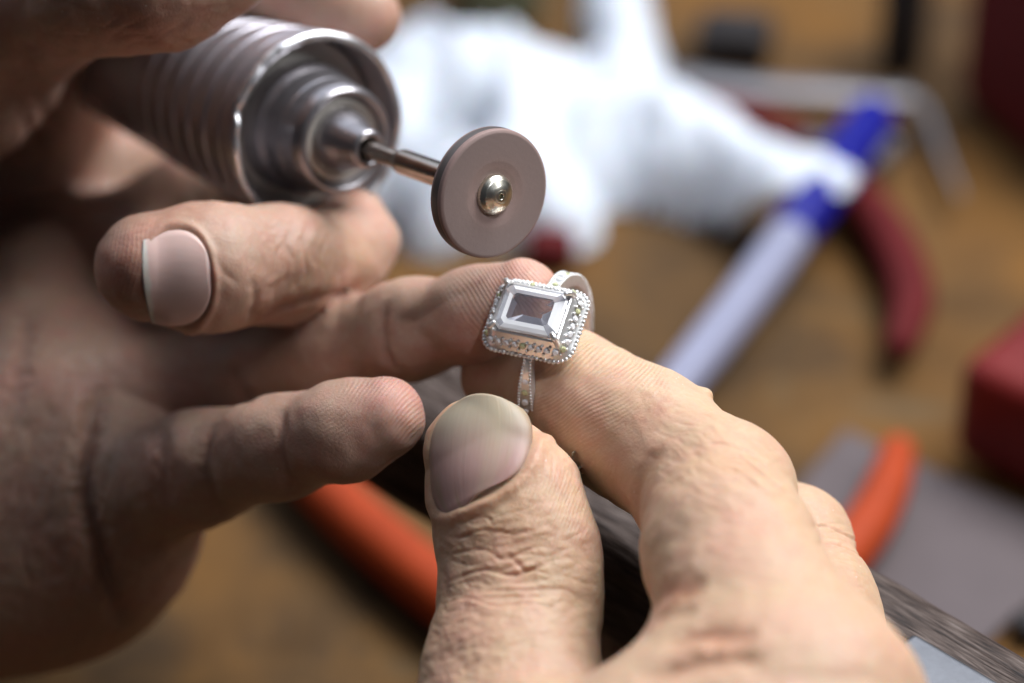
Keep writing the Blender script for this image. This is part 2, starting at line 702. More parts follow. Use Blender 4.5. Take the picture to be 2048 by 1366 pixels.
# ---- orange-handled pliers, open, pivot hidden below the right hand
pl = thing('pliers', 'open pliers with two orange grips, mostly hidden behind the right hand', 'pliers', tuple(on_plane(1250, 1460, 0)))
bench_tube([(520, 800), (588, 905), (684, 1012), (795, 1112), (920, 1215), (1060, 1310)], [42, 54, 58, 62, 62, 56], 0.0065, M_ORANGE, 'grip', pl)
bench_tube([(1795, 905), (1772, 980), (1722, 1070), (1640, 1160), (1540, 1250), (1440, 1330)], [36, 46, 52, 55, 55, 48], 0.0065, M_ORANGE, 'grip', pl)
bench_tube([(1040, 1330), (1180, 1420), (1260, 1470), (1330, 1560)], [44, 46, 60, 46], 0.0064, M_TOOLSTEEL, 'jaw', pl)
bench_tube([(1460, 1315), (1340, 1400), (1250, 1465), (1200, 1560)], [44, 46, 60, 46], 0.0060, M_TOOLSTEEL, 'jaw', pl)

# ---- red-handled pliers beyond the cloth
rp = thing('pliers', 'dark red handled pliers lying behind the blue-ended tool', 'pliers', tuple(on_plane(1650, 310, 0)))
bench_tube([(1640, 330), (1720, 400), (1790, 500), (1822, 600), (1800, 690)], [40, 46, 48, 46, 34], 0.006, M_RED, 'grip', rp)
bench_tube([(1600, 285), (1500, 245), (1400, 228), (1310, 232)], [36, 42, 42, 36], 0.006, M_RED, 'grip', rp)
bench_tube([(1590, 275), (1660, 325), (1730, 330), (1790, 290)], [32, 40, 36, 20], 0.0055, M_TOOLSTEEL, 'jaw', rp)

# ---- slim tool with a blue end, lying across the red pliers
bt = thing('hand_tool', 'slim pale silver tool with a bright blue end lying diagonally on the bench', 'tool', tuple(on_plane(1560, 500, 0)))
BLZ = 0.0130
bench_tube([(1742, 235), (1715, 278), (1640, 385), (1588, 460)], [46, 50, 52, 48], [BLZ, BLZ, BLZ, BLZ - .001], M_BLUE, 'blue_end', bt)
bench_tube([(1600, 443), (1540, 530), (1450, 650), (1330, 800), (1240, 910)], [42, 46, 46, 44, 32], [BLZ - .001, BLZ - .002, BLZ - .004, BLZ - .006, BLZ - .008], M_PALE, 'barrel', bt)

# ---- grey steel tool behind the cloth with a thin bent end
gt = thing('steel_tool', 'grey steel tool with a thin bent end lying behind the white cloth', 'tool', tuple(on_plane(1600, 180, 0)))
bench_tube([(1180, 130), (1350, 160), (1500, 178), (1680, 188), (1810, 196)], [42, 40, 36, 33, 24], 0.007, M_TOOLSTEEL, 'shank', gt, flat=0.5)
bench_tube([(1805, 195), (1850, 225), (1885, 310), (1920, 390)], [22, 16, 12, 7], 0.006, M_TOOLSTEEL, 'bent_tip', gt)

# ---- mauve grey sheet under the red box


def poly_slab(px, z0, z1, mat, name, parent=None):
    pts = [on_plane(x, y, z1) for x, y in px]
    n = len(pts)
    cen = np.mean(pts, axis=0)
    ins = [p + unit(cen - p) * 0.0008 for p in pts]
    v = [np.array([p[0], p[1], z0]) for p in pts] + [np.array([p[0], p[1], z1 - 0.0004]) for p in pts] + [np.array([p[0], p[1], z1]) for p in ins]
    f = [tuple(range(n))[::-1], tuple(range(2 * n, 3 * n))]
    for k in range(n):
        k2 = (k + 1) % n
        f += [(k, k2, n + k2, n + k), (n + k, n + k2, 2 * n + k2, 2 * n + k)]
    return mesh_obj(name, np.array(v), f, mat, parent, smooth=False, world=True)


sh = poly_slab([(1560, 1010), (1690, 855), (1800, 905), (2120, 1040), (2180, 1100), (1960, 1290), (1800, 1240)], 0.0003, 0.0018, M_GREY, 'grey_sheet')
tag(sh, 'flat mauve grey sheet on the bench under the orange grip and red box', 'sheet')


def bench_block(px, height, bev, mat, name, label, cat, depth_mm=None, z0=0.0005):
    """a box whose near bottom edge runs between two photo pixels on the bench"""
    a = on_plane(*px[0], z0)
    b = on_plane(*px[1], z0)
    u = unit(b - a)
    w = np.array([-u[1], u[0], 0])
    v, f = oriented_box(a, u, w, (0, 0, 1), (np.linalg.norm(b - a), depth_mm * MM, height), bev, 5)
    o = mesh_obj(name, v, f, mat, world=True)
    return tag(o, label, cat)


bench_block([(1890, 915), (2230, 1075)], 0.020, 0.005, M_REDBOX, 'red_box', 'glossy dark red box with rounded edges at the right of the bench', 'box', 30, 0.002)
bench_block([(1905, 200), (2150, 420)], 0.040, 0.006, M_RED, 'red_case', 'tall dark red case in the far right corner of the bench', 'case', 40)
bench_block([(2044, 1300), (2220, 1250)], 0.004, 0.0015, M_DARK, 'black_block', 'small black block on the bench beyond the right end of the bench pin', 'block', 5)
bench_block([(1385, 135), (1535, 150)], 0.009, 0.003, M_DARK, 'dark_offcut', 'dark offcut behind the grey steel tool', 'offcut', 12)
bench_block([(1745, 140), (1815, 165)], 0.024, 0.003, M_DARK, 'dark_rod_end', 'narrow dark upright stub behind the bent end of the steel tool', 'stub', 8)
bench_block([(1050, 545), (1150, 548)], 0.006, 0.0025, M_RED, 'red_stub', 'small dark red stub under the near edge of the white cloth', 'stub', 8)
bench_block([(930, 75), (1090, 60)], 0.020, 0.004, M_OLIVE, 'olive_block', 'olive grey block behind the white cloth near the fingertip', 'block', 18)

# ---- crumpled white cloth
cl_px = [(770, 430), (640, 470), (560, 380), (600, 220), (700, 140), (800, 92), (900, 78), (1000, 84), (1080, 100), (1150, 118), (1188, 80), (1172, 0), (1160, -80), (1290, -80),
         (1312, 20), (1335, 100), (1372, 190), (1400, 212), (1450, 200), (1520, 240), (1600, 270), (1680, 285), (1716, 322), (1690, 362), (1600, 366), (1535, 352), (1508, 400),
         (1470, 440), (1400, 448), (1330, 425), (1250, 385), (1205, 400), (1195, 470), (1140, 505), (1050, 490), (960, 478), (900, 500), (830, 505)]
poly = np.array([on_plane(x, y, 0.008 - 0.006 * float(sstep(340, 420, y)) + 0.011 * float(sstep(1400, 1540, x)))[:2] for x, y in cl_px])
x0, y0 = poly.min(0) - 0.004
x1, y1 = poly.max(0) + 0.004
st = 0.0011
gx = np.arange(x0, x1, st)
gy = np.arange(y0, y1, st)
GX, GY = np.meshgrid(gx, gy, indexing='ij')
pt = np.stack([GX.ravel(), GY.ravel()], 1)
inside = np.zeros(len(pt), bool)
dist = np.full(len(pt), 9.0)
for k in range(len(poly)):
    a, b = poly[k], poly[(k + 1) % len(poly)]
    cond = (a[1] > pt[:, 1]) != (b[1] > pt[:, 1])
    xi = (b[0] - a[0]) * (pt[:, 1] - a[1]) / (b[1] - a[1] + 1e-12) + a[0]
    inside ^= cond & (pt[:, 0] < xi)
    ab = b - a
    t = np.clip(((pt - a) @ ab) / (ab @ ab), 0, 1)
    dist = np.minimum(dist, np.linalg.norm(pt - a - t[:, None] * ab, axis=1))
sd = np.where(inside, dist, -dist)
wob = fbm(np.stack([pt[:, 0] * 90, pt[:, 1] * 90, 0 * pt[:, 0]], 1), 2)
q = np.clip((sd + 0.0012 * wob) / 0.014, 0, 1)
h = 0.017 * np.sqrt(np.maximum(1 - (1 - q) ** 2, 0))
pn = np.stack([pt[:, 0] * 55, pt[:, 1] * 40, 0 * pt[:, 0] + 4], 1)
fold = 1 - np.abs(noise(pn + 0.6 * noise(pn * 1.7 + 5)[:, None]))
h = h * (0.72 + 0.35 * noise(pn * 0.6 + 2)) + q * (fold ** 3 * 0.0062 + 0.0012 * fbm(pn * 3.1, 2))
dw = on_plane(915, 245, 0.012)
dd = np.hypot((pt[:, 0] - dw[0]) / 0.0065, (pt[:, 1] - dw[1]) / 0.0075)
h -= 0.020 * np.exp(-dd ** 2)
for bx, by, br, bh in ((1450, 300, 0.014, 0.003),):
    bw_ = on_plane(bx, by, 0.012 if bx < 1500 else 0.020)
    h += bh * np.exp(-(np.hypot(pt[:, 0] - bw_[0], pt[:, 1] - bw_[1]) / br) ** 2) * sstep(0, 0.35, q)
xa, xb = on_plane(1400, 315, 0.010)[0], on_plane(1560, 315, 0.018)[0]
raised = sstep(xa, xb, pt[:, 0])
h = h * (1 - 0.75 * raised) + 0.0150 * raised
h = np.maximum(h, 0.0) + 0.0006
keep = ((sd > -st * 0.9) & (dd > 0.62 + 0.2 * wob)).reshape(GX.shape)  # hole cut in the hollow so it reads as dark fold shade
idx = np.full(GX.size, -1)
kk = keep.ravel().nonzero()[0]
idx[kk] = np.arange(len(kk))
idx = idx.reshape(GX.shape)
quads = np.stack([idx[:-1, :-1], idx[1:, :-1], idx[1:, 1:], idx[:-1, 1:]], -1).reshape(-1, 4)
quads = quads[(quads >= 0).all(1)]
vt = np.column_stack([pt[kk], h[kk]])
cl = mesh_obj('cloth', vt, quads, M_CLOTH, world=True)
tag(cl, 'crumpled white cotton cloth on the bench behind the grinding disc', 'cloth')

# ================================================================== rotary handpiece
DIR2 = np.array([0.922, -0.387])
AX = unit([0.646 * DIR2[0], 0.646 * DIR2[1], 0.763])
DC = P(990, 389, -1.0)              # front face of the disc
best = None
for s in np.arange(25, 50, 0.25):
    q = DC - AX * s
    k = D / (D - q[2])
    px = 1024 + q[0] * K * k
    if best is None or abs(px - 636) < best[0]:
        best = (abs(px - 636), s)
S0 = best[1]
RIM = DC - AX * S0
kr = (D - RIM[2]) / D
RR = 203 / K * kr * 0.985            # outer radius of the mouth
hp = thing('rotary_handpiece', 'ribbed steel rotary handpiece with a grinding disc, held in the left hand', 'rotary tool', tuple(to_world(RIM - AX * 60)))
prof = [(-95, 0.01), (-95, RR * 0.50), (-60, RR * 0.60), (-40, RR * 0.735), (-30, RR * 0.80)]
s = -30.0
r_at = lambda s: RR * np.interp(s, [-30, -15, -4], [0.80, 0.91, 0.975])
while s < -5.5:
    w = 4.4
    prof += [(s + 0.02, r_at(s) - 0.30), (s + 0.30, r_at(s) - 0.28), (s + 0.42, r_at(s + .4) + 0.02), (s + 1.6, r_at(s + 1.6) - 0.05), (s + w - 0.35, r_at(s + w) + 0.12), (s + w - 0.05, r_at(s + w) + 0.0)]
    s += w
prof += [(-2.0, RR * 0.99), (-0.7, RR), (0.0, RR * 0.985), (0.12, RR * 0.965), (-0.15, RR * 0.94), (-1.2, RR * 0.925), (-8.5, RR * 0.90), (-8.6, RR * 0.5)]
v, f = lathe(fine_profile(prof, 0.35, 4), RIM, AX, 160)
# worn mouth: the lip is bitten back on its upper left, and dented here and there
e1, e2, a3 = basis(AX)
rel = v - RIM
sv = rel @ a3
ang = np.arctan2(rel @ np.array([0, 1, 0]), rel @ np.array([1.0, 0, 0]))
lipm = sstep(-3.5, -0.2, sv) * (np.linalg.norm(rel - sv[:, None] * a3, axis=1) > RR * 0.9)
nn = noise(np.stack([np.cos(ang) * 2.2, np.sin(ang) * 2.2, 0 * ang], 1)) * 0.35 + noise(np.stack([np.cos(ang) * 7, np.sin(ang) * 7, 0 * ang + 3], 1)) * 0.12
notch = np.exp(-((ang - 2.95) / 0.10) ** 2) * -0.9 + (sstep(1.2, 1.6, ang) * (1 - sstep(2.75, 2.98, ang))) * -0.55
v = v + a3 * ((nn + notch) * lipm)[:, None]
sleeve = mesh_obj('sleeve', v, f, M_SLEEVE, hp)


def hp_lathe(name, prof, mat, parent=hp, n=96, rnd=0.2, origin=None):
    v, f = lathe(fine_profile(prof, rnd, 5), RIM if origin is None else origin, AX, n)
    return mesh_obj(name, v, f, mat, parent)


# bright bead round the mouth
th = np.linspace(0, 2 * np.pi, 200, endpoint=False)
ring_dir = np.cos(th)[:, None] * e1 + np.sin(th)[:, None] * e2
angr = np.arctan2(ring_dir @ np.array([0, 1, 0]), ring_dir @ np.array([1.0, 0, 0]))
tt = np.linspace(0, 2 * np.pi, 14, endpoint=False)
wid = 0.50 + 0.24 * sstep(0.9, 1.9, angr) * (1 - sstep(2.75, 3.0, angr)) + 0.10 * noise(np.stack([np.cos(angr) * 6, np.sin(angr) * 6, 0 * angr], 1))
nz1 = noise(np.stack([np.cos(angr) * 2.2, np.sin(angr) * 2.2, 0 * angr], 1)) * 0.35
not1 = np.exp(-((angr - 2.95) / 0.10) ** 2) * -0.9 + (sstep(1.2, 1.6, angr) * (1 - sstep(2.75, 2.98, angr))) * -0.55
cc = RIM + ring_dir * (RR * 0.962) + a3 * (nz1 + not1 - 0.05)[:, None]
bead = (cc[:, None] + (np.cos(tt)[None, :, None] * ring_dir[:, None] + np.sin(tt)[None, :, None] * a3) * wid[:, None, None]).reshape(-1, 3)
i = np.arange(200)[:, None] * 14
i2 = ((np.arange(200) + 1) % 200)[:, None] * 14
j = np.arange(14)[None]
j2 = (j + 1) % 14
mesh_obj('mouth_rim', bead, np.stack([i + j, i2 + j, i2 + j2, i + j2], -1).reshape(-1, 4), M_RIM, hp)
hp_lathe('bearing_plate', [(-7.4, RR * 0.89), (-5.4, RR * 0.885), (-5.1, RR * 0.86), (-4.9, RR * 0.78), (-4.7, RR * 0.76), (-4.7, RR * 0.5)], M_PLATE)
chuck = hp_lathe('chuck', [(-6, RR * 0.67), (-1.6, RR * 0.66), (-0.6, RR * 0.60), (2.2, RR * 0.585), (2.6, RR * 0.57), (4.9, RR * 0.56),
                           (6.1, RR * 0.535), (6.5, RR * 0.50), (6.3, RR * 0.455), (5.2, RR * 0.43), (5.0, RR * 0.30)], M_CHUCK)
hp_lathe('chuck_face', [(4.9, RR * 0.432), (5.35, RR * 0.42), (5.5, RR * 0.36), (5.2, RR * 0.33), (5.1, RR * 0.2)], M_PLATE, chuck)
hp_lathe('collet', [(5.0, RR * 0.315), (6.6, RR * 0.30), (8.8, RR * 0.235), (10.6, RR * 0.205), (11.5, RR * 0.195), (11.9, RR * 0.165), (11.7, RR * 0.12), (10.5, RR * 0.1), (10.4, 0.02)], M_CHUCK, chuck, rnd=0.4)
mandrel = hp_lathe('mandrel', [(8, 1.12), (18.0, 1.12), (18.3, 1.18), (18.6, 1.5), (19.2, 1.56), (S0 - 4.5, 1.56), (S0 - 4.2, 1.3), (S0 - 2.0, 1.2)], M_SHAFT, hp, 48, 0.2)
DR = 132 / K
disc = hp_lathe('grinding_disc', [(-2.35, 0.02), (-2.35, DR - 0.35), (-2.2, DR - 0.06), (-1.9, DR), (-0.45, DR), (-0.18, DR - 0.06), (0, DR - 0.4), (0.02, 4.0), (-0.10, 3.1), (-0.35, 2.0), (-0.4, 0.02)],
                M_DISC, hp, 160, 0.12, DC)
dv = np.array([q.co[:] for q in disc.data.vertices]) + ORIG[disc.name] - to_world(DC)
axw = unit(to_world(DC + AX) - to_world(DC))
float_attr(disc, 'radius', np.linalg.norm(dv - (dv @ axw)[:, None] * axw, axis=1) * 1000 / DR)
hp_lathe('worn_band', [(-1.85, DR - 0.2), (-1.8, DR + 0.012), (-0.72, DR + 0.012), (-0.67, DR - 0.2)], M_DISCEDGE, disc, 160, 0.05, DC)
hp_lathe('screw_head', [(-0.6, 2.38), (-0.1, 2.42), (0.25, 2.36), (0.75, 1.95), (1.15, 1.25), (1.26, 0.85), (1.24, 0.80), (1.28, 0.70), (1.30, 0.36), (1.2, 0.30), (0.4, 0.26), (0.3, 0.01)], M_SCREW, mandrel, 64, 0.12, DC)

# ================================================================== the jewelled ring
HC = P(1064, 627, 0.0)
HC = P(1063.5, 625, 0.0)
U_ = np.array([125, -25, 45.0]) / K
V_ = np.array([-30, -86, 36.0]) / K
LU, LV = np.linalg.norm(U_), np.linalg.norm(V_)
u = unit(U_)
n_ = unit(np.cross(U_, V_))
if n_[2] < 0:
    n_ = -n_
w = unit(np.cross(n_, u))           # away from the viewer (back)
LV *= 1.03
rg = thing('ring', 'silver ring with a clear emerald-cut stone held between thumb and index finger', 'ring', tuple(to_world(HC - n_ * 18)))


def fr(a, b, c):
    return HC + np.multiply.outer(np.asarray(a, float), u) + np.multiply.outer(np.asarray(b, float), w) + np.multiply.outer(np.asarray(c, float), n_)


def oct_loop(hu, hv, cut, z):
    p = [(-hu + cut, -hv), (hu - cut, -hv), (hu, -hv + cut), (hu, hv - cut), (hu - cut, hv), (-hu + cut, hv), (-hu, hv - cut), (-hu, -hv + cut)]
    return np.array([[a, b, z] for a, b in p])


hu, hv = LU / 2, LV / 2
cut0 = 0.75
loops = [oct_loop(hu * 0.66, hv * 0.60, cut0 * 0.5, 0.46), oct_loop(hu * 0.80, hv * 0.77, cut0 * 0.72, 0.38), oct_loop(hu * 0.94, hv * 0.93, cut0 * 0.92, 0.20), oct_loop(hu, hv, cut0, 0.0),
         oct_loop(hu, hv, cut0, -0.15), oct_loop(hu * 0.84, hv * 0.78, cut0 * 0.8, -0.75), oct_loop(hu * 0.58, hv * 0.46, cut0 * 0.5, -1.35), oct_loop(hu * 0.30, hv * 0.10, 0.06, -1.75)]
pv = np.vstack(loops)
ff = [tuple(range(8))]
for k in range(len(loops) - 1):
    for j in range(8):
        ff.append((k * 8 + j, (k + 1) * 8 + j, (k + 1) * 8 + (j + 1) % 8, k * 8 + (j + 1) % 8))
ff.append(tuple(range((len(loops) - 1) * 8, len(loops) * 8))[::-1])
gem = mesh_obj('stone', fr(pv[:, 0], pv[:, 1], pv[:, 2] + 0.35), ff, M_GEM, rg, smooth=False)
import bmesh


def fix_normals(o):
    bm = bmesh.new()
    bm.from_mesh(o.data)
    bmesh.ops.recalc_face_normals(bm, faces=bm.faces[:])
    bm.to_mesh(o.data)
    bm.free()


fix_normals(gem)
gem.data.materials.append(M_HALF_GLINT)
gem.data.materials.append(M_PAINTED_GLINT)
for pg in gem.data.polygons:  # reflected light painted facet by facet
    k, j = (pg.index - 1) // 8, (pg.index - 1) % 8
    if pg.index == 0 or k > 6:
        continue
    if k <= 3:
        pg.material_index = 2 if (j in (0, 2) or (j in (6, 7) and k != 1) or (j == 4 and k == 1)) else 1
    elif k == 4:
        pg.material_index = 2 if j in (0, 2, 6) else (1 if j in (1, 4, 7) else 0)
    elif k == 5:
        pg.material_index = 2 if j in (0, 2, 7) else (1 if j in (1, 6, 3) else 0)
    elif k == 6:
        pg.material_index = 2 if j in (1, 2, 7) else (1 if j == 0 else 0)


def rrect(hu, hv, r, z, n=8, per=10):
    pts = []
    for cx, cy, a0 in ((hu - r, hv - r, 0), (-hu + r, hv - r, 90), (-hu + r, -hv + r, 180), (hu - r, -hv + r, 270)):
        for a in np.linspace(a0, a0 + 90, n):
            pts.append((cx + r * math.cos(math.radians(a)), cy + r * math.sin(math.radians(a))))
    pts = np.array(pts)
    out = []
    for k in range(len(pts)):
        a, b = pts[k], pts[(k + 1) % len(pts)]
        m = per if np.linalg.norm(b - a) > 0.8 else 1
        for t in range(m):
            out.append(a + (b - a) * t / m)
    return np.column_stack([np.array(out), np.full(len(out), z)])


E, H = 1.72, 2.45
hl = [rrect(hu * 0.80, hv * 0.75, 0.35, -2.6), rrect(hu * 0.93, hv * 0.91, 0.5, -0.5), rrect(hu + 0.10, hv + 0.10, 0.55, 0.22), rrect(hu + 0.32, hv + 0.32, 0.75, 0.12), rrect(hu + 0.45, hv + 0.45, 0.9, -0.18),
      rrect(hu + E * 0.85, hv + E * 0.85, 1.8, -H + 0.42), rrect(hu + E * 0.94, hv + E * 0.94, 1.9, -H + 0.30), rrect(hu + E, hv + E, 1.98, -H), rrect(hu + E * 0.92, hv + E * 0.92, 1.9, -H - 0.45), rrect(hu * 0.8, hv * 0.75, 0.35, -H - 0.9)]
nl_ = len(hl[0])
pv = np.vstack(hl)
ff = []
for k in range(len(hl) - 1):
    for j in range(nl_):
        ff.append((k * nl_ + j, k * nl_ + (j + 1) % nl_, (k + 1) * nl_ + (j + 1) % nl_, (k + 1) * nl_ + j))
halo = mesh_obj('halo_setting', fr(pv[:, 0], pv[:, 1], pv[:, 2]), ff, M_SILVER, rg)
fix_normals(halo)
auto_smooth(halo, 40)


def even_points(loop, spacing):
    p = np.vstack([loop, loop[:1]])
    seg = np.linalg.norm(np.diff(p, axis=0), axis=1)
    cum = np.concatenate([[0], np.cumsum(seg)])
    n = int(cum[-1] / spacing)
    s = np.arange(n) * cum[-1] / n
    return np.stack([np.interp(s, cum, p[:, k]) for k in range(3)], 1)


sph_v, sph_f = icosphere(1)
sph2_v, sph2_f = icosphere(2)
# milgrain row round the rim, and the tiny grains that hold the halo stones
parts = []
for q in even_points(rrect(hu + E * 0.99, hv + E * 0.99, 2.0, -H + 0.16), 0.52):
    parts.append((fr(*q) + sph2_v * 0.29 * rng.uniform(0.85, 1.12), sph2_f))
v, f = merge(parts)
tag(mesh_obj('beaded_edge', v, f, M_SILVER, halo), kind='stuff')
mid = even_points(rrect(hu + 0.98, hv + 0.98, 1.25, -1.08), 1.0)
parts = []
gv, gf = [], []
for k, q in enumerate(mid):
    q2 = mid[(k + 1) % len(mid)]
    m = (q + q2) / 2
    out = unit(np.array([m[0], m[1], 0]) * np.array([1 / (hu + 1) ** 2, 1 / (hv + 1) ** 2, 0]))
    slope_up = -out * 0.56 + np.array([0, 0, 0.83])
    for sgn in (-1, 1):
        c = m + slope_up * 0.48 * sgn
        parts.append((fr(*(c + np.array([0, 0, 0.06]) + out * 0.10 + rng.normal(0, 0.04, 3))) + sph_v * 0.23, sph_f))
v, f = merge(parts)
tag(mesh_obj('bead_prongs', v, f, M_SILVER, halo), kind='stuff')


def melee_mesh():
    lo = []
    for r, z in ((0.30, 0.20), (0.50, 0.0), (0.05, -0.35)):
        a = np.linspace(0, 2 * np.pi, 8, endpoint=False)
        lo.append(np.column_stack([r * np.cos(a), r * np.sin(a), np.full(8, z)]))
    v = np.vstack(lo)
    f = [tuple(range(8))]
    for k in range(2):
        for j in range(8):
            f.append((k * 8 + j, (k + 1) * 8 + j, (k + 1) * 8 + (j + 1) % 8, k * 8 + (j + 1) % 8))
    f.append(tuple(range(16, 24))[::-1])
    return v, f


mv, mf = melee_mesh()
for k, q in enumerate(mid):
    out = unit(np.array([q[0] / (hu + 1) ** 2, q[1] / (hv + 1) ** 2, 0]))
    nn = unit(out * 0.83 + np.array([0, 0, 0.56]))
    t1 = unit(np.cross(nn, [0, 0, 1.0]))
    t2 = np.cross(nn, t1)
    pos = q + nn * 0.12
    vv = pos + (mv[:, :1] * t1 + mv[:, 1:2] * t2) * 0.85 + mv[:, 2:3] * nn
    ob = mesh_obj('accent_stone', fr(vv[:, 0], vv[:, 1], vv[:, 2]), mf, M_MELEE if k % 5 == 2 else M_PAINTED_GLINT, halo, smooth=False)
    fix_normals(ob)
# corner prongs
for a, b in ((-1, -1), (1, -1), (1, 1), (-1, 1)):
    base = np.array([a * (hu - 0.12), b * (hv - 0.12), 0])
    o_ = np.array([a, b, 0]) * 0.7071
    pts = [base + o_ * 0.62 + [0, 0, -1.2], base + o_ * 0.46 + [0, 0, 0.35], base + o_ * 0.25 + [0, 0, 0.85], base - o_ * 0.22 + [0, 0, 1.12]]
    v, f = tube([fr(*q) for q in pts], [0.36, 0.34, 0.38, 0.30], 14, tuple(n_ + 0.3 * u), 1.0, 6)
    mesh_obj('prong', v, f, M_SILVER, rg)

# shank
RC = HC - n_ * 11.1 + u * 0.5
R_IN = 8.5
phi = np.radians(np.linspace(24, 336, 150))
pd = np.degrees(phi)
front = pd > 180
fromtop = np.where(front, 360 - pd, pd)
width = np.where(front, np.interp(fromtop, [20, 32, 50, 75, 100, 180], [0.6, 0.95, 1.6, 2.2, 2.3, 2.2]), np.interp(fromtop, [20, 40, 60, 90, 130, 180], [1.4, 1.7, 1.9, 2.1, 2.2, 2.2]))
thick = np.interp(fromtop, [20, 50, 100, 180], [1.3, 1.45, 1.3, 1.2])
secn = np.array([(-0.5, 0.08), (-0.44, 0.0), (0.44, 0.0), (0.5, 0.08), (0.5, 0.82), (0.46, 0.97), (0.36, 1.0), (0.30, 0.93), (-0.30, 0.93), (-0.36, 1.0), (-0.46, 0.97), (-0.5, 0.82)])
rad = np.cos(phi)[:, None] * n_ + np.sin(phi)[:, None] * w
vv = RC + rad[:, None] * (R_IN + thick[:, None, None] * secn[None, :, 1, None]) + (width[:, None, None] * secn[None, :, 0, None]) * u
m_, k_ = len(phi), len(secn)
i = np.arange(m_ - 1)[:, None] * k_
j = np.arange(k_)[None]
j2 = (j + 1) % k_
ff = [tuple(q) for q in np.stack([i + j, i + k_ + j, i + k_ + j2, i + j2], -1).reshape(-1, 4)]
ff += [tuple(range(k_)), tuple(range((m_ - 1) * k_, m_ * k_))[::-1]]
shank = mesh_obj('shank', vv.reshape(-1, 3), ff, M_SILVER, rg)
fix_normals(shank)
auto_smooth(shank, 40)
parts = []
ps = np.arange(28, 332, 2.45)
for p_ in ps:
    ft = 360 - p_ if p_ > 180 else p_
    if ft > 135:
        continue
    wd = np.interp(math.radians(p_), phi, width)
    tk = np.interp(math.radians(p_), phi, thick)
    rd = math.cos(math.radians(p_)) * n_ + math.sin(math.radians(p_)) * w
    for sg in (-1, 1):
        parts.append((RC + rd * (R_IN + tk + 0.02) + u * sg * wd * 0.43 + sph_v * 0.21, sph_f))
v, f = merge(parts)
tag(mesh_obj('beaded_edge', v, f, M_SILVER, shank), kind='stuff')
for k, p_ in enumerate(list(range(34, 128, 8)) + list(range(234, 322, 8))):
    wd = np.interp(math.radians(p_), phi, width)
    tk = np.interp(math.radians(p_), phi, thick)
    rd = math.cos(math.radians(p_)) * n_ + math.sin(math.radians(p_)) * w
    tg = np.cross(u, rd)
    sc_ = min(1.0, wd / 1.9)
    vv = RC + rd * (R_IN + tk * 0.97) + ((mv[:, :1] * u + mv[:, 1:2] * tg) * 0.95 + mv[:, 2:3] * rd) * sc_
    ob = mesh_obj('accent_stone', vv, mf, M_MELEE if k % 3 == 0 else M_PAINTED_GLINT, shank, smooth=False)
    fix_normals(ob)

# ================================================================== hands


def rpx(r, dz):
    return r / K * (D + dz) / D


class Chain:
    """a limb: joints (photo px, px, depth mm, radius in photo px) joined by tapered capsules"""

    def __init__(self, joints, k=3.0, flat=None):
        self.p = [P(x, y, z) for x, y, z, r in joints]
        self.r = [rpx(r, z) for x, y, z, r in joints]
        self.k = k
        self.flat = flat            # (unit vector, factor): squash of the section along the vector

    def sdf(self, Q):
        res = None
        for a, b, ra, rb in zip(self.p[:-1], self.p[1:], self.r[:-1], self.r[1:]):
            ab = (b - a).astype(F32)
            w = Q - a.astype(F32)
            h = np.clip((w @ ab) / float(ab @ ab), 0, 1)
            q = w - h[:, None] * ab
            if self.flat is not None:
                n, s = self.flat
                n = n.astype(F32)
                q = q + (q @ n)[:, None] * n * (1 / s - 1)
            d = np.sqrt((q * q).sum(1)) - (ra + (rb - ra) * h)
            res = d if res is None else smin(res, d, self.k)
        return res

    def bounds(self):
        p = np.array(self.p)
        r = np.array(self.r)[:, None] * 1.15
        return (p - r).min(0), (p + r).max(0)


class Ball:
    """ellipsoid: centre and radii in photo px / mm depth, optional axes"""

    def __init__(self, x, y, z, rx, ry, rz):
        self.c = P(x, y, z)
        self.r = np.array([rpx(rx, z), rpx(ry, z), rz])

    def sdf(self, Q):
        q = (Q - self.c.astype(F32)) / self.r.astype(F32)
        l = np.sqrt((q * q).sum(1))
        g = np.sqrt(((q / self.r.astype(F32)) ** 2).sum(1))
        return l * (l - 1) / np.maximum(g, 1e-4)

    def bounds(self):
        return self.c - self.r, self.c + self.r


def smin(a, b, k):
    if k <= 0:
        return np.minimum(a, b)
    h = np.clip(0.5 + 0.5 * (b - a) / k, 0, 1)
    return b + (a - b) * h - k * h * (1 - h)


class Hand:
    def __init__(self):
        self.items = []             # (primitive, blend)

    def add(self, prim, k):
        self.items.append((prim, k))
        return prim

    def sdf(self, Q):
        Q = Q.astype(F32)
        res = None
        for prim, k in self.items:
            d = prim.sdf(Q)
            res = d if res is None else smin(res, d, k)
        return res

    def grad(self, Q, e=0.25):
        g = np.zeros((len(Q), 3), F32)
        for a in range(3):
            dv = np.zeros(3, F32)
            dv[a] = e
            g[:, a] = self.sdf(Q + dv) - self.sdf(Q - dv)
        return g / np.maximum(np.linalg.norm(g, axis=1, keepdims=True), 1e-6)

    def hit(self, px, py, start=-70.0, n=90):
        """points of the surface seen from the lens at photo pixels"""
        px = np.atleast_1d(np.asarray(px, float))
        py = np.atleast_1d(np.asarray(py, float))
        eye = np.array([0, 0, D])
        tgt = np.stack([(px - 1024) / K, -(py - 683) / K, 0 * px], 1)
        d = tgt - eye
        d /= np.linalg.norm(d, axis=1, keepdims=True)
        t = np.full(len(px), D + start)
        for _ in range(n):
            q = eye + d * t[:, None]
            t = t + np.minimum(self.sdf(q) * 0.8, 6)
        return eye + d * t[:, None]


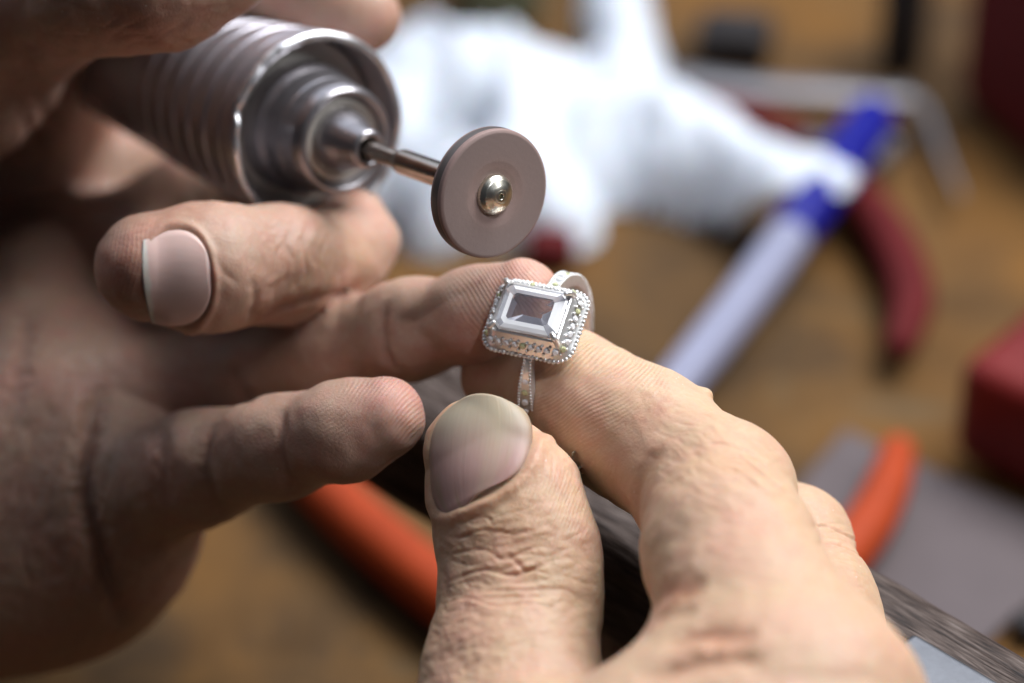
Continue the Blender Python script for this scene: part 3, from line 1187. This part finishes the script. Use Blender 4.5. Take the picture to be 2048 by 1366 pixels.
def surface_nets(field, lo, step, shape):
    gx = [lo[a] + np.arange(shape[a]) * step for a in range(3)]
    G = np.stack(np.meshgrid(*gx, indexing='ij'), -1).reshape(-1, 3).astype(F32)
    vals = np.concatenate([field(G[s:s + 400000]) for s in range(0, len(G), 400000)]).reshape(shape)
    vals[0], vals[-1], vals[:, 0], vals[:, -1], vals[:, :, 0], vals[:, :, -1] = (1,) * 6
    ins = vals < 0
    nx, ny, nz = shape
    c = [ins[dx:nx - 1 + dx, dy:ny - 1 + dy, dz:nz - 1 + dz] for dx in (0, 1) for dy in (0, 1) for dz in (0, 1)]
    cnt = sum(x.astype(np.int8) for x in c)
    act = (cnt > 0) & (cnt < 8)
    cells = np.argwhere(act)
    ids = np.full(act.shape, -1)
    ids[act] = np.arange(len(cells))
    corner = np.array([(dx, dy, dz) for dx in (0, 1) for dy in (0, 1) for dz in (0, 1)])
    cv = np.stack([vals[cells[:, 0] + o[0], cells[:, 1] + o[1], cells[:, 2] + o[2]] for o in corner], 1)
    acc = np.zeros((len(cells), 3))
    num = np.zeros(len(cells))
    for i in range(8):
        for j in range(i + 1, 8):
            if np.abs(corner[i] - corner[j]).sum() != 1:
                continue
            cr = (cv[:, i] < 0) != (cv[:, j] < 0)
            t = cv[:, i] / np.where(cr, cv[:, i] - cv[:, j], 1)
            acc += np.where(cr[:, None], corner[i] + t[:, None] * (corner[j] - corner[i]), 0)
            num += cr
    v = lo + (cells + acc / num[:, None]) * step
    faces = []
    for ax in range(3):
        b, c2 = (ax + 1) % 3, (ax + 2) % 3
        s0 = [slice(1, -1)] * 3
        s0[ax] = slice(0, -1)
        s1 = list(s0)
        s1[ax] = slice(1, None)
        a_in, b_in = ins[tuple(s0)], ins[tuple(s1)]
        e = np.argwhere(a_in != b_in)
        sgn = a_in[a_in != b_in]
        off = np.ones(3, int)
        off[ax] = 0
        e = e + off
        eb = np.zeros(3, int)
        eb[b] = 1
        ec = np.zeros(3, int)
        ec[c2] = 1
        q = [e - eb - ec, e - ec, e, e - eb]
        q = np.stack([ids[tuple(x.T)] for x in q], 1)
        q = np.where(sgn[:, None], q, q[:, ::-1])
        faces.append(q)
    return v, np.vstack(faces)


def vnormals(v, f):
    a, b, c, d = (v[f[:, k]] for k in range(4))
    fn = np.cross(c - a, d - b)
    n = np.zeros_like(v)
    for k in range(4):
        for ax in range(3):
            n[:, ax] += np.bincount(f[:, k], fn[:, ax], len(v))
    return n / np.maximum(np.linalg.norm(n, axis=1, keepdims=True), 1e-9)


def subdivide(v, f):
    e = np.concatenate([f[:, [0, 1]], f[:, [1, 2]], f[:, [2, 3]], f[:, [3, 0]]])
    e.sort(axis=1)
    key = e[:, 0].astype(np.int64) * len(v) + e[:, 1]
    uk, inv = np.unique(key, return_inverse=True)
    ev = (v[uk // len(v)] + v[uk % len(v)]) / 2
    fv = v[f].mean(1)
    nv, ne, nf = len(v), len(uk), len(f)
    m = inv.reshape(4, nf).T + nv
    fc = np.arange(nf) + nv + ne
    out = np.concatenate([np.stack([f[:, k], m[:, k], fc, m[:, (k + 3) % 4]], 1) for k in range(4)])
    return np.vstack([v, ev, fv]), out


def polyline_dist(V, line, reach):
    """distance to a 3-D polyline and the fraction along it, for vertices within reach"""
    d = np.full(len(V), 99.0, F32)
    tt = np.zeros(len(V), F32)
    lo, hi = line.min(0) - reach, line.max(0) + reach
    m = ((V > lo) & (V < hi)).all(1).nonzero()[0]
    if len(m) == 0:
        return d, tt
    Q = V[m]
    best = np.full(len(Q), 99.0)
    bt = np.zeros(len(Q))
    n = len(line) - 1
    for i in range(n):
        a, b = line[i], line[i + 1]
        ab = b - a
        h = np.clip(((Q - a) @ ab) / max(ab @ ab, 1e-9), 0, 1)
        dd = np.linalg.norm(Q - a - h[:, None] * ab, axis=1)
        w = dd < best
        best = np.where(w, dd, best)
        bt = np.where(w, (i + h) / n, bt)
    d[m] = best
    tt[m] = bt
    return d, tt


def smooth_px(pts, n=6):
    q = catmull([(x, y, 0) for x, y in pts], n)
    return q[:, 0], q[:, 1]


class Nail:
    """local frame of a nail: centre on the skin (photo px), growth direction and facing (camera mm axes)"""

    def __init__(self, hand, px, py, grow, face, length, width, power=3.0, skew=0.0):
        self.skew = skew
        self.c = hand.hit(px, py)[0]
        self.n = unit(face)
        self.t = unit(np.array(grow, float) - np.dot(grow, self.n) * self.n)
        self.w = np.cross(self.n, self.t)
        self.L, self.W, self.pw = length, width, power

    def uv(self, V):
        q = V - self.c
        u_, v_ = (q @ self.t) / (self.L / 2), (q @ self.w) / (self.W / 2)
        return u_ + self.skew * v_ * np.clip(-u_, 0, 1), v_, q @ self.n

    def rho(self, u, v):
        return (np.abs(u) ** self.pw + np.abs(v) ** self.pw) ** (1 / self.pw)


def make_hand(hand, step, subs, creases, patches, nails, tones, ridges, coarse_noise=0.12, freckles=()):
    los, his = zip(*[p.bounds() for p, _ in hand.items])
    lo = np.min(los, 0) - 3
    hi = np.max(his, 0) + 3
    shape = tuple(int(x) for x in np.ceil((hi - lo) / step) + 1)
    V, Fq = surface_nets(hand.sdf, lo, step, shape)
    for _ in range(2):
        V = V - hand.grad(V) * hand.sdf(V)[:, None]
    for s in range(subs):
        V, Fq = subdivide(V, Fq)
        N = vnormals(V, Fq)
        V = V - N * np.clip(hand.sdf(V), -.5, .5)[:, None]
    N = vnormals(V, Fq)
    base = V.copy()
    disp = noise(V * 0.16) * coarse_noise * 1.6 + noise(V * 0.45) * coarse_noise
    tone = np.tile(np.array(tones['base'], F32), (len(V), 1))

    def blend(col, wgt):
        nonlocal tone
        w_ = np.clip(wgt, 0, 1)[:, None]
        tone = tone * (1 - w_) + np.array(col, F32) * w_
    lown = noise(V * 0.11 + 40)
    blend(tones['pink'], 0.45 * sstep(0.0, 0.7, lown))
    blend(tones['pink'], 0.40 * sstep(0.1, 0.8, noise(V * 0.32 + 13)))
    blend(tones['yellow'], 0.35 * sstep(0.0, 0.7, -lown))
    for (x, y), r, col, amt in tones.get('spots', []):
        c = hand.hit(x, y)[0]
        dd = np.linalg.norm(V - c, axis=1) / (r / K)
        blend(col, amt * np.exp(-dd ** 2) * (0.75 + 0.5 * noise(V * 0.9)))
    facing = N @ np.array([0, 0, 1.0])
    for patch in patches:
        # anisotropic wrinkles: (centre px, radii px, angle of the lines in degrees, spacing mm, depth mm[, cross depth])
        (x, y), (ra, rb), angd, spacing, depth = patch[:5]
        c = hand.hit(x, y)[0]
        a = math.radians(angd)
        e1_ = np.array([math.cos(a), math.sin(a), 0])
        e2_ = np.array([-math.sin(a), math.cos(a), 0])
        q = V - c
        m = np.exp(-((q @ e1_) / (ra / K)) ** 4 - ((q @ e2_) / (rb / K)) ** 4 - (q[:, 2] / 11) ** 4) * sstep(-0.1, 0.3, facing)
        idx_ = (m > 0.02).nonzero()[0]
        if len(idx_) == 0:
            continue
        qi = q[idx_]
        al, ac = qi @ e1_, qi @ e2_
        wx = noise(np.stack([al * 0.22, ac * 0.22, 0 * al + 7], 1)) * 1.3
        pq = np.stack([al * 0.16 / spacing * 1.0, (ac + wx) / spacing * 0.55, qi[:, 2] * 0.12], 1)
        r1 = 1 - np.abs(noise(pq)) * 2.0
        r2 = 1 - np.abs(noise(pq * 1.9 + 11)) * 2.0
        dpt = np.maximum(r1, 0) ** 3 + 0.5 * np.maximum(r2, 0) ** 3
        if len(patch) > 5:
            pc = np.stack([(al + 0.5 * wx) / spacing * 0.45, ac * 0.25 / spacing, qi[:, 2] * 0.1 + 5], 1)
            dpt = dpt + patch[5] * np.maximum(1 - np.abs(noise(pc)) * 2.2, 0) ** 3
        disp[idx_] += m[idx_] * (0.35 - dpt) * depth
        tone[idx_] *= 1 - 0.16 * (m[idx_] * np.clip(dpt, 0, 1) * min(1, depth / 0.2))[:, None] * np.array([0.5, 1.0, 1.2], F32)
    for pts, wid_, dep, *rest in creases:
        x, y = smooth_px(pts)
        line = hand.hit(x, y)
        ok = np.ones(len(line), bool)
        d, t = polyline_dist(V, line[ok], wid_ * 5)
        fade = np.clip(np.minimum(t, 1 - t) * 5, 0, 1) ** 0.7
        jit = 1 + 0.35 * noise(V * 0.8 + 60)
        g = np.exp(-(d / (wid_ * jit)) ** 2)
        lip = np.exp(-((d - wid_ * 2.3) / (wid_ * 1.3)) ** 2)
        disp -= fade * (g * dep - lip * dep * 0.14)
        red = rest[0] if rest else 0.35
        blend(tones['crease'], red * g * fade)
    if True:
        ph = np.zeros(len(V), F32)
        am = np.zeros(len(V), F32)
        for (x, y), (dx, dy), r, gap, amt in ridges:
            c = hand.hit(x, y)[0]
            q = V - c
            dvec = unit([dx, -dy, 0])
            dist = np.linalg.norm(q, axis=1)
            m = np.exp(-(dist / (r / K)) ** 4)
            bend = noise(V * 0.12 + 3) * 1.2 + 0.012 * (q @ np.array([-dvec[1], dvec[0], 0])) ** 2
            ph = np.where(m > 0.02, ((q @ dvec) + bend) * 2 * np.pi / gap, ph)
            am = np.maximum(am, m * amt)
    nail_objs = []
    for nl in nails:
        u_, v_, h_ = nl.uv(V)
        near = (np.abs(h_) < 7) & (np.abs(u_) < 2) & (np.abs(v_) < 2) & (N @ nl.n > -0.2)
        rho = nl.rho(u_, v_)
        ins_ = 1 - sstep(0.90, 1.04, rho)
        fold_ = np.exp(-((rho - 1.13) / 0.11) ** 2) * (1 - sstep(0.35, 0.85, u_))
        disp = np.where(near, disp * (1 - ins_) - 0.30 * ins_ + 0.42 * fold_, disp)
        w_ = np.where(near, np.exp(-((rho - 1.06) / 0.10) ** 2), 0)
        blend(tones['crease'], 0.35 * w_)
        am = np.where(near, am * sstep(1.0, 1.25, rho), am)
    V = V + N * disp[:, None]
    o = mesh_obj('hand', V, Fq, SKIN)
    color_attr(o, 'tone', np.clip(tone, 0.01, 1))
    float_attr(o, 'ridge', ph)
    float_attr(o, 'ridge_amount', am)
    return o


def make_nail(hand, nl, parent, base_col, tip_col, tip_from, dirt, lift=0.12, arch=0.6, extra=0.0, tip_taper=0.12, bow=0.16):
    """a curved plate following the finger: rows along the growth direction, columns across"""
    nu, nv = 46, 40
    uu = np.linspace(-1, 1 + extra, nu)
    vv = np.linspace(-1, 1, nv)
    A, B = np.meshgrid(uu, vv, indexing='ij')
    # superellipse mapping of the square
    pw = nl.pw
    halfw = (1 - np.abs(np.clip(A, -1, 1) * 0.985) ** pw) ** (1 / pw)
    halfw = np.where(A > 0, np.maximum(halfw, 1 - tip_taper * np.clip(A, 0, 1.3) ** 3), halfw)
    rowbend = bow * (B ** 2)
    Uq = A - np.where(A > 0, rowbend * np.clip(A, 0, 1), 0)
    Uq = Uq - nl.skew * B * np.clip(-A, 0, 1)
    Q = nl.c + (Uq * nl.L / 2)[..., None] * nl.t + (B * halfw * nl.W / 2)[..., None] * nl.w
    Q = Q.reshape(-1, 3) + nl.n * 6
    for _ in range(40):
        Q = Q - nl.n * np.clip(hand.sdf(Q) * 0.7, -1, 1)[:, None]
    h = (Q - nl.c) @ nl.n
    # flatten along the growth direction so that the plate stays stiff where the fingertip falls away
    H = h.reshape(nu, nv)
    row = np.linspace(-1, 1 + extra, nu)[:, None]
    sel = (uu < 0.25) & (uu > -0.9)
    co = np.polyfit(uu[sel], H[sel].mean(1), 1)
    flat = H.mean(1)[:, None]
    colprof = (H - H.mean(1, keepdims=True))[8:30].mean(0)[None]
    H2 = np.polyval(co, row) - 0.10 * np.clip(row + 0.2, 0, 2) ** 2 + colprof * arch / 0.6 * 0.8
    wfall = sstep(-0.7, 0.5, row)
    H3 = -smin(-H, -(H * (1 - wfall) + H2 * wfall), 0.9) - 0.06
    base_pts = Q + nl.n * (H3.ravel() - h)[:, None]
    top = base_pts + nl.n * lift
    top = top + nl.n * (0.10 * noise(np.stack([B.ravel() * 1.3, A.ravel() * 0.6, 0 * A.ravel()], 1)))[:, None]
    edge = np.maximum(np.abs(B), np.where(A < 0, np.abs(A), 0)).ravel()
    top = top - nl.n * (0.22 * sstep(0.9, 1.0, edge))[:, None]
    bot = top - nl.n * 0.42
    n0 = nu * nv
    ii = np.arange(nu - 1)[:, None] * nv
    jj = np.arange(nv - 1)[None]
    q = np.stack([ii + jj, ii + nv + jj, ii + nv + jj + 1, ii + jj + 1], -1).reshape(-1, 4)
    fs = [q, q[:, ::-1] + n0]
    border = list(range(0, nv)) + [k * nv + nv - 1 for k in range(1, nu)] + [(nu - 1) * nv + k for k in range(nv - 2, -1, -1)] + [k * nv for k in range(nu - 2, 0, -1)]
    bq = np.array([[border[k], border[(k + 1) % len(border)], border[(k + 1) % len(border)] + n0, border[k] + n0] for k in range(len(border))])
    o = mesh_obj('fingernail', np.vstack([top, bot]), np.vstack([q, q[:, ::-1] + n0, bq]), NAIL, parent)
    fix_normals(o)
    a_, b_ = np.tile(A.ravel(), 2), np.tile(B.ravel(), 2)
    t_ = sstep(tip_from - (0.75 if dirt else 0.07), tip_from + (0.55 if dirt else 0.07), a_ - 0.10 * b_ ** 2 + 0.05 * noise(np.stack([b_ * 4, a_, 0 * a_], 1)))
    col = np.array(base_col) * (1 - t_[:, None]) + np.array(tip_col) * t_[:, None]
    pale = np.exp(-((a_ + 0.35) / 0.5) ** 2 - (b_ / 0.8) ** 2)[:, None] * 0.25
    pale = pale * (0.25 if dirt else 1.0)
    col = col * (1 - pale) + np.array([0.72, 0.52, 0.47]) * pale
    if dirt:
        dn = sstep(0.25, 0.6, noise(np.stack([b_ * 5, a_ * 0.8, 0 * a_ + 8], 1)))[:, None] * 0.5
        col = col * (1 - dn) + np.array([0.30, 0.22, 0.12]) * dn
        st2 = (np.exp(-((b_ + 0.42 + 0.05 * a_) / 0.20) ** 2) * (0.75 + 0.5 * noise(np.stack([b_ * 9, a_ * 0.4, 0 * a_ + 21], 1))))[:, None] * 0.55
        col = col * (1 - st2) + np.array([0.44, 0.37, 0.25]) * st2
        ed = sstep(0.86, 1.0, np.abs(b_))[:, None] * 0.45
        col = col * (1 - ed) + np.array([0.36, 0.25, 0.16]) * ed
    color_attr(o, 'tone', col)
    ln = o.data.attributes.new('lines', 'FLOAT_VECTOR', 'POINT')
    ln.data.foreach_set('vector', np.stack([b_ * (14 if dirt else 4), a_ * 0.8, 0 * a_], 1).astype(F32).ravel())
    return o


# ------------------------------------------------------------------ the hand that pinches the ring (front right)
RH = Hand()
RH.add(Chain([(955, 893, -3.5, 100), (1010, 1000, -4.5, 142), (1042, 1120, -7, 150), (1040, 1240, -10, 152), (1018, 1366, -15, 170), (1000, 1700, -26, 230)], 3.5, (unit([-.25, .2, .95]), 0.90)), 0)
index = RH.add(Chain([(990, 752, 14, 70), (1140, 785, 8.5, 112), (1230, 845, 4, 124), (1300, 880, 0, 130)], 3.5), 0.5)
RH.add(Chain([(1300, 880, 0, 122), (1425, 990, -9, 136), (1462, 1110, -20, 160), (1515, 1260, -30, 178), (1590, 1440, -38, 250), (1620, 1800, -46, 420)], 5), 4)
RH.add(Ball(1408, 790, -1, 17, 13, 1.2), 0.8)
RH.add(Ball(1470, 965, -7, 92, 76, 6), 5)
RH.add(Chain([(1510, 1000, 26, 80), (1588, 1085, 8, 98), (1618, 1225, -2, 124), (1650, 1420, -14, 172), (1640, 1800, -30, 300)], 5), 1.0)
# curled ring and little fingers in the shade behind the thumb, and the ball of the thumb below the frame
RH.add(Chain([(1215, 1230, 50, 95), (1290, 1330, 46, 130), (1400, 1600, 20, 200), (1500, 1850, -10, 250)], 4), 2.0)
RH.add(Chain([(1060, 1720, -28, 240), (1300, 1760, -40, 380), (1350, 2200, -60, 480)], 10), 12)
tonesR = dict(base=(0.62, 0.42, 0.27), pink=(0.61, 0.33, 0.24), yellow=(0.62, 0.45, 0.27), crease=(0.42, 0.17, 0.085), spots=[
    ((1320, 815), 34, (0.42, 0.16, 0.11), 0.55), ((1285, 832), 26, (0.45, 0.18, 0.12), 0.4), ((1345, 1190), 60, (0.58, 0.24, 0.13), 0.6), ((1430, 1275), 60, (0.58, 0.25, 0.13), 0.5),
    ((1400, 1130), 14, (0.42, 0.37, 0.32), 0.3), ((1555, 1115), 16, (0.46, 0.39, 0.31), 0.25), ((1420, 915), 70, (0.62, 0.32, 0.20), 0.35), ((1220, 740), 90, (0.60, 0.34, 0.24), 0.4),
    ((1090, 820), 90, (0.45, 0.26, 0.16), 0.5), ((1090, 860), 60, (0.34, 0.23, 0.16), 0.6), ((1150, 690), 50, (0.50, 0.38, 0.20), 0.5), ((1120, 960), 70, (0.50, 0.30, 0.20), 0.5), ((880, 1000), 40, (0.42, 0.30, 0.22), 0.5)])
cr = [
    ([(1330, 895), (1300, 925), (1278, 965), (1272, 1010), (1276, 1060)], 1.3, 0.35, 0.2),
    ([(1300, 1200), (1335, 1182), (1375, 1178), (1415, 1160)], 1.7, 0.40, 0.7),
    ([(1310, 1238), (1350, 1228), (1400, 1222)], 1.1, 0.22, 0.2),
    ([(1330, 1290), (1400, 1272), (1470, 1275), (1520, 1265)], 1.3, 0.6, 0.5),
    ([(1270, 1362), (1380, 1330), (1460, 1318), (1540, 1320)], 1.2, 0.8, 0.3),
    # thumb joint folds
    ([(885, 1170), (930, 1150), (970, 1140), (1020, 1150), (1060, 1140), (1110, 1118)], 0.22, 0.19, 0.4),
    ([(1010, 1108), (1035, 1125), (1050, 1140), (1085, 1128)], 0.25, 0.22, 0.45),
    ([(905, 1085), (945, 1065), (985, 1060), (1030, 1068), (1075, 1055)], 0.20, 0.14, 0.3),
    ([(920, 1050), (950, 1035), (975, 1035), (990, 1050), (1020, 1040)], 0.18, 0.12, 0.3),
    ([(895, 1112), (940, 1100), (975, 1100), (1005, 1118), (1050, 1100), (1100, 1085)], 0.20, 0.14, 0.35),
    ([(960, 1185), (1000, 1180), (1060, 1180), (1120, 1175)], 0.22, 0.13, 0.35),
    ([(880, 1210), (930, 1196), (990, 1212), (1050, 1205), (1120, 1215)], 0.18, 0.10, 0.25),
    # index knuckle
    ([(1470, 905), (1510, 935), (1545, 965), (1575, 985)], 0.28, 0.28, 0.35),
    ([(1440, 925), (1480, 945), (1520, 975), (1560, 1005)], 0.24, 0.2, 0.3),
    ([(1410, 890), (1450, 890), (1500, 905), (1545, 935)], 0.22, 0.16, 0.25),
    # middle knuckle
    ([(1620, 1055), (1650, 1050), (1690, 1070), (1715, 1085)], 0.22, 0.2, 0.25),
    ([(1625, 1090), (1665, 1085), (1700, 1100), (1730, 1120)], 0.22, 0.18, 0.25),
]
pa_ = [
    ((1030, 1130), (190, 100), 4, 0.95, 0.13, 0.35),
    ((1000, 1060), (120, 60), 8, 0.55, 0.08, 0.4),
    ((1030, 1290), (200, 120), 6, 0.70, 0.07, 0.6),
    ((920, 1300), (90, 160), 20, 0.5, 0.07, 0.8),
    ((1470, 940), (130, 100), -22, 0.7, 0.12, 0.3),
    ((1500, 1100), (160, 180), -18, 0.8, 0.045, 0.5),
    ((1380, 850), (120, 90), -30, 0.6, 0.06, 0.4),
    ((1670, 1090), (90, 80), -18, 0.7, 0.11, 0.4),
    ((1740, 1250), (110, 160), -30, 0.6, 0.05, 0.7),
    ((1110, 960), (60, 120), 78, 0.45, 0.07, 0.2),
    ((1450, 1290), (170, 110), 10, 0.9, 0.04, 0.3),
]
nail_t = Nail(RH, 945, 896, (-0.03, 0.98, -0.10), (-0.34, 0.12, 0.93), 13.0, 12.4, 2.7, 0.28)
hr = make_hand(RH, 1.0, 2, cr, pa_, [nail_t], tonesR,
               [((1210, 730), (0.6, 0.75), 150, 0.46, 0.9), ((1130, 1000), (0.95, 0.3), 110, 0.45, 0.5)])
tag(hr, 'hand pinching the ring between thumb and index finger, thumbnail turned to the viewer', 'hand')
nt = make_nail(RH, nail_t, hr, (0.42, 0.25, 0.22), (0.38, 0.32, 0.23), 0.30, True, tip_taper=0.26, bow=0.28)

# ------------------------------------------------------------------ the hand that holds the handpiece (left)
LH = Hand()
# little finger
LH.add(Chain([(770, 834, 3, 82), (690, 862, 5, 91), (560, 894, 12, 95), (400, 935, 22, 108), (240, 990, 34, 145)], 3.5), 0)
# ring finger
LH.add(Chain([(1045, 590, 9, 74), (960, 630, 12, 86), (820, 660, 19, 92), (660, 705, 27, 98), (480, 755, 36, 112), (250, 800, 46, 135)], 3.5), 0.5)
# middle finger, curled back under the sleeve with its nail to the viewer
LH.add(Chain([(300, 535, 12, 110), (420, 535, 14, 121), (560, 528, 21, 110), (672, 505, 32, 92), (690, 475, 42, 86), (600, 420, 62, 100), (380, 430, 72, 115), (180, 560, 72, 150)], 3), 0.5)
LH.add(Chain([(728, 420, 36, 36), (752, 480, 33, 32), (716, 545, 30, 40)], 3), 3.5)
# index finger beyond the sleeve
LH.add(Chain([(728, 34, 44, 74), (640, -10, 48, 88), (480, -80, 48, 100), (250, -130, 44, 130), (60, -80, 52, 180), (40, 200, 80, 190)], 5), 1.0)
LH.add(Chain([(330, -170, 14, 110), (330, -180, 48, 120)], 4), 4)  # unseen flesh above the sleeve, added to shade the palm
LH.add(Chain([(400, 360, 84, 90), (220, 350, 92, 150), (80, 480, 94, 170)], 4), 5)
LH.add(Chain([(60, -90, 24, 150), (60, -90, 60, 170)], 4), 4)  # unseen thumb web, filled out to keep light off the palm
LH.add(Chain([(-80, 80, 40, 170), (-80, 80, 80, 190)], 4), 4)  # more of the filled-out web, also shading the palm
# palm and heel
LH.add(Chain([(150, 640, 62, 210), (120, 900, 46, 250), (60, 1060, 44, 250), (-220, 1110, 60, 290), (-700, 1210, 95, 380)], 10), 8)
LH.add(Ball(215, 1050, 40, 150, 190, 13), 8)
LH.add(Chain([(20, 220, 104, 190), (0, 480, 88, 220), (-60, 800, 78, 320)], 10), 8)
# thumb over the sleeve, from the upper left
LH.add(Chain([(455, -62, 9, 92), (330, -36, 10, 120), (200, -30, 13, 122), (60, 10, 24, 140), (-70, 120, 40, 180), (-260, 220, 60, 260)], 5), 2.0)
tonesL = dict(base=(0.52, 0.335, 0.25), pink=(0.55, 0.265, 0.215), yellow=(0.50, 0.37, 0.265), crease=(0.36, 0.19, 0.14), spots=[  # skin darker than the other hand's, painting in its shade
    ((220, 540), 80, (0.56, 0.22, 0.15), 0.75), ((330, 430), 60, (0.55, 0.25, 0.15), 0.4), ((640, 560), 90, (0.52, 0.36, 0.20), 0.5), ((720, 500), 60, (0.58, 0.42, 0.24), 0.5), ((1030, 560), 70, (0.62, 0.29, 0.24), 0.7),
    ((930, 660), 60, (0.52, 0.20, 0.15), 0.5), ((780, 790), 70, (0.62, 0.28, 0.24), 0.7), ((845, 800), 45, (0.62, 0.22, 0.21), 0.7), ((300, 50), 90, (0.56, 0.28, 0.21), 0.4)])
crl = [
    ([(205, 770), (180, 840), (165, 920), (172, 1000), (195, 1090), (220, 1180), (245, 1260)], 1.30, 1.80, 0.5),
    ([(300, 560 + 260), (318, 880), (325, 950), (335, 1020)], 1.35, 0.48, 0.4),
    ([(420, 850), (412, 920), (425, 990), (445, 1040)], 1.05, 0.42, 0.4),
    ([(568, 815), (562, 880), (572, 940), (588, 1000)], 0.90, 0.36, 0.4),
    ([(772, 600), (765, 650), (770, 700), (790, 745)], 0.83, 0.33, 0.35),
    ([(470, 720), (480, 770), (500, 810)], 1.20, 0.42, 0.35),
    ([(500, 620), (520, 640), (560, 618), (620, 600), (690, 585), (745, 560)], 0.75, 0.45, 0.5),
    ([(505, 560), (510, 600), (500, 640)], 0.60, 0.21, 0.3),
    ([(420, 500), (445, 540), (480, 570)], 0.33, 0.09, 0.3),
    ([(40, 70), (60, 160), (90, 230), (130, 260)], 1.50, 0.60, 0.4),
    ([(10, 120), (40, 220), (80, 300)], 1.35, 0.54, 0.3),
    ([(60, 620), (40, 720), (20, 860)], 1.50, 0.48, 0.3),
]
pal = [((610, 520), (110, 110), 80, 0.9, 0.14, 0.3), ((250, 100), (300, 120), 5, 1.2, 0.10, 0.3), ((330, 430), (110, 60), 20, 0.6, 0.06, 0.3), ((100, 1000), (220, 300), 70, 1.6, 0.12, 0.4)]
nail_m = Nail(LH, 356, 552, (-1.0, -0.10, -0.10), (0.10, 0.06, 0.99), 7.8, 11.2, 2.25)
hl_ = make_hand(LH, 1.1, 2, crl, pal, [nail_m], tonesL,
                [((1030, 560), (-0.8, 0.6), 130, 0.5, 0.9), ((780, 790), (0.8, 0.6), 120, 0.5, 0.8), ((240, 500), (1, 0.2), 110, 0.5, 0.4), ((600, 60), (1, 0.2), 200, 0.5, 0.3)])
tag(hl_, 'shaded hand holding the rotary handpiece, palm and little finger turned to the viewer', 'hand')
make_nail(LH, nail_m, hl_, (0.80, 0.55, 0.50), (0.84, 0.75, 0.68), 0.86, False, lift=0.20, extra=0.07, tip_taper=0.10, bow=0.12)
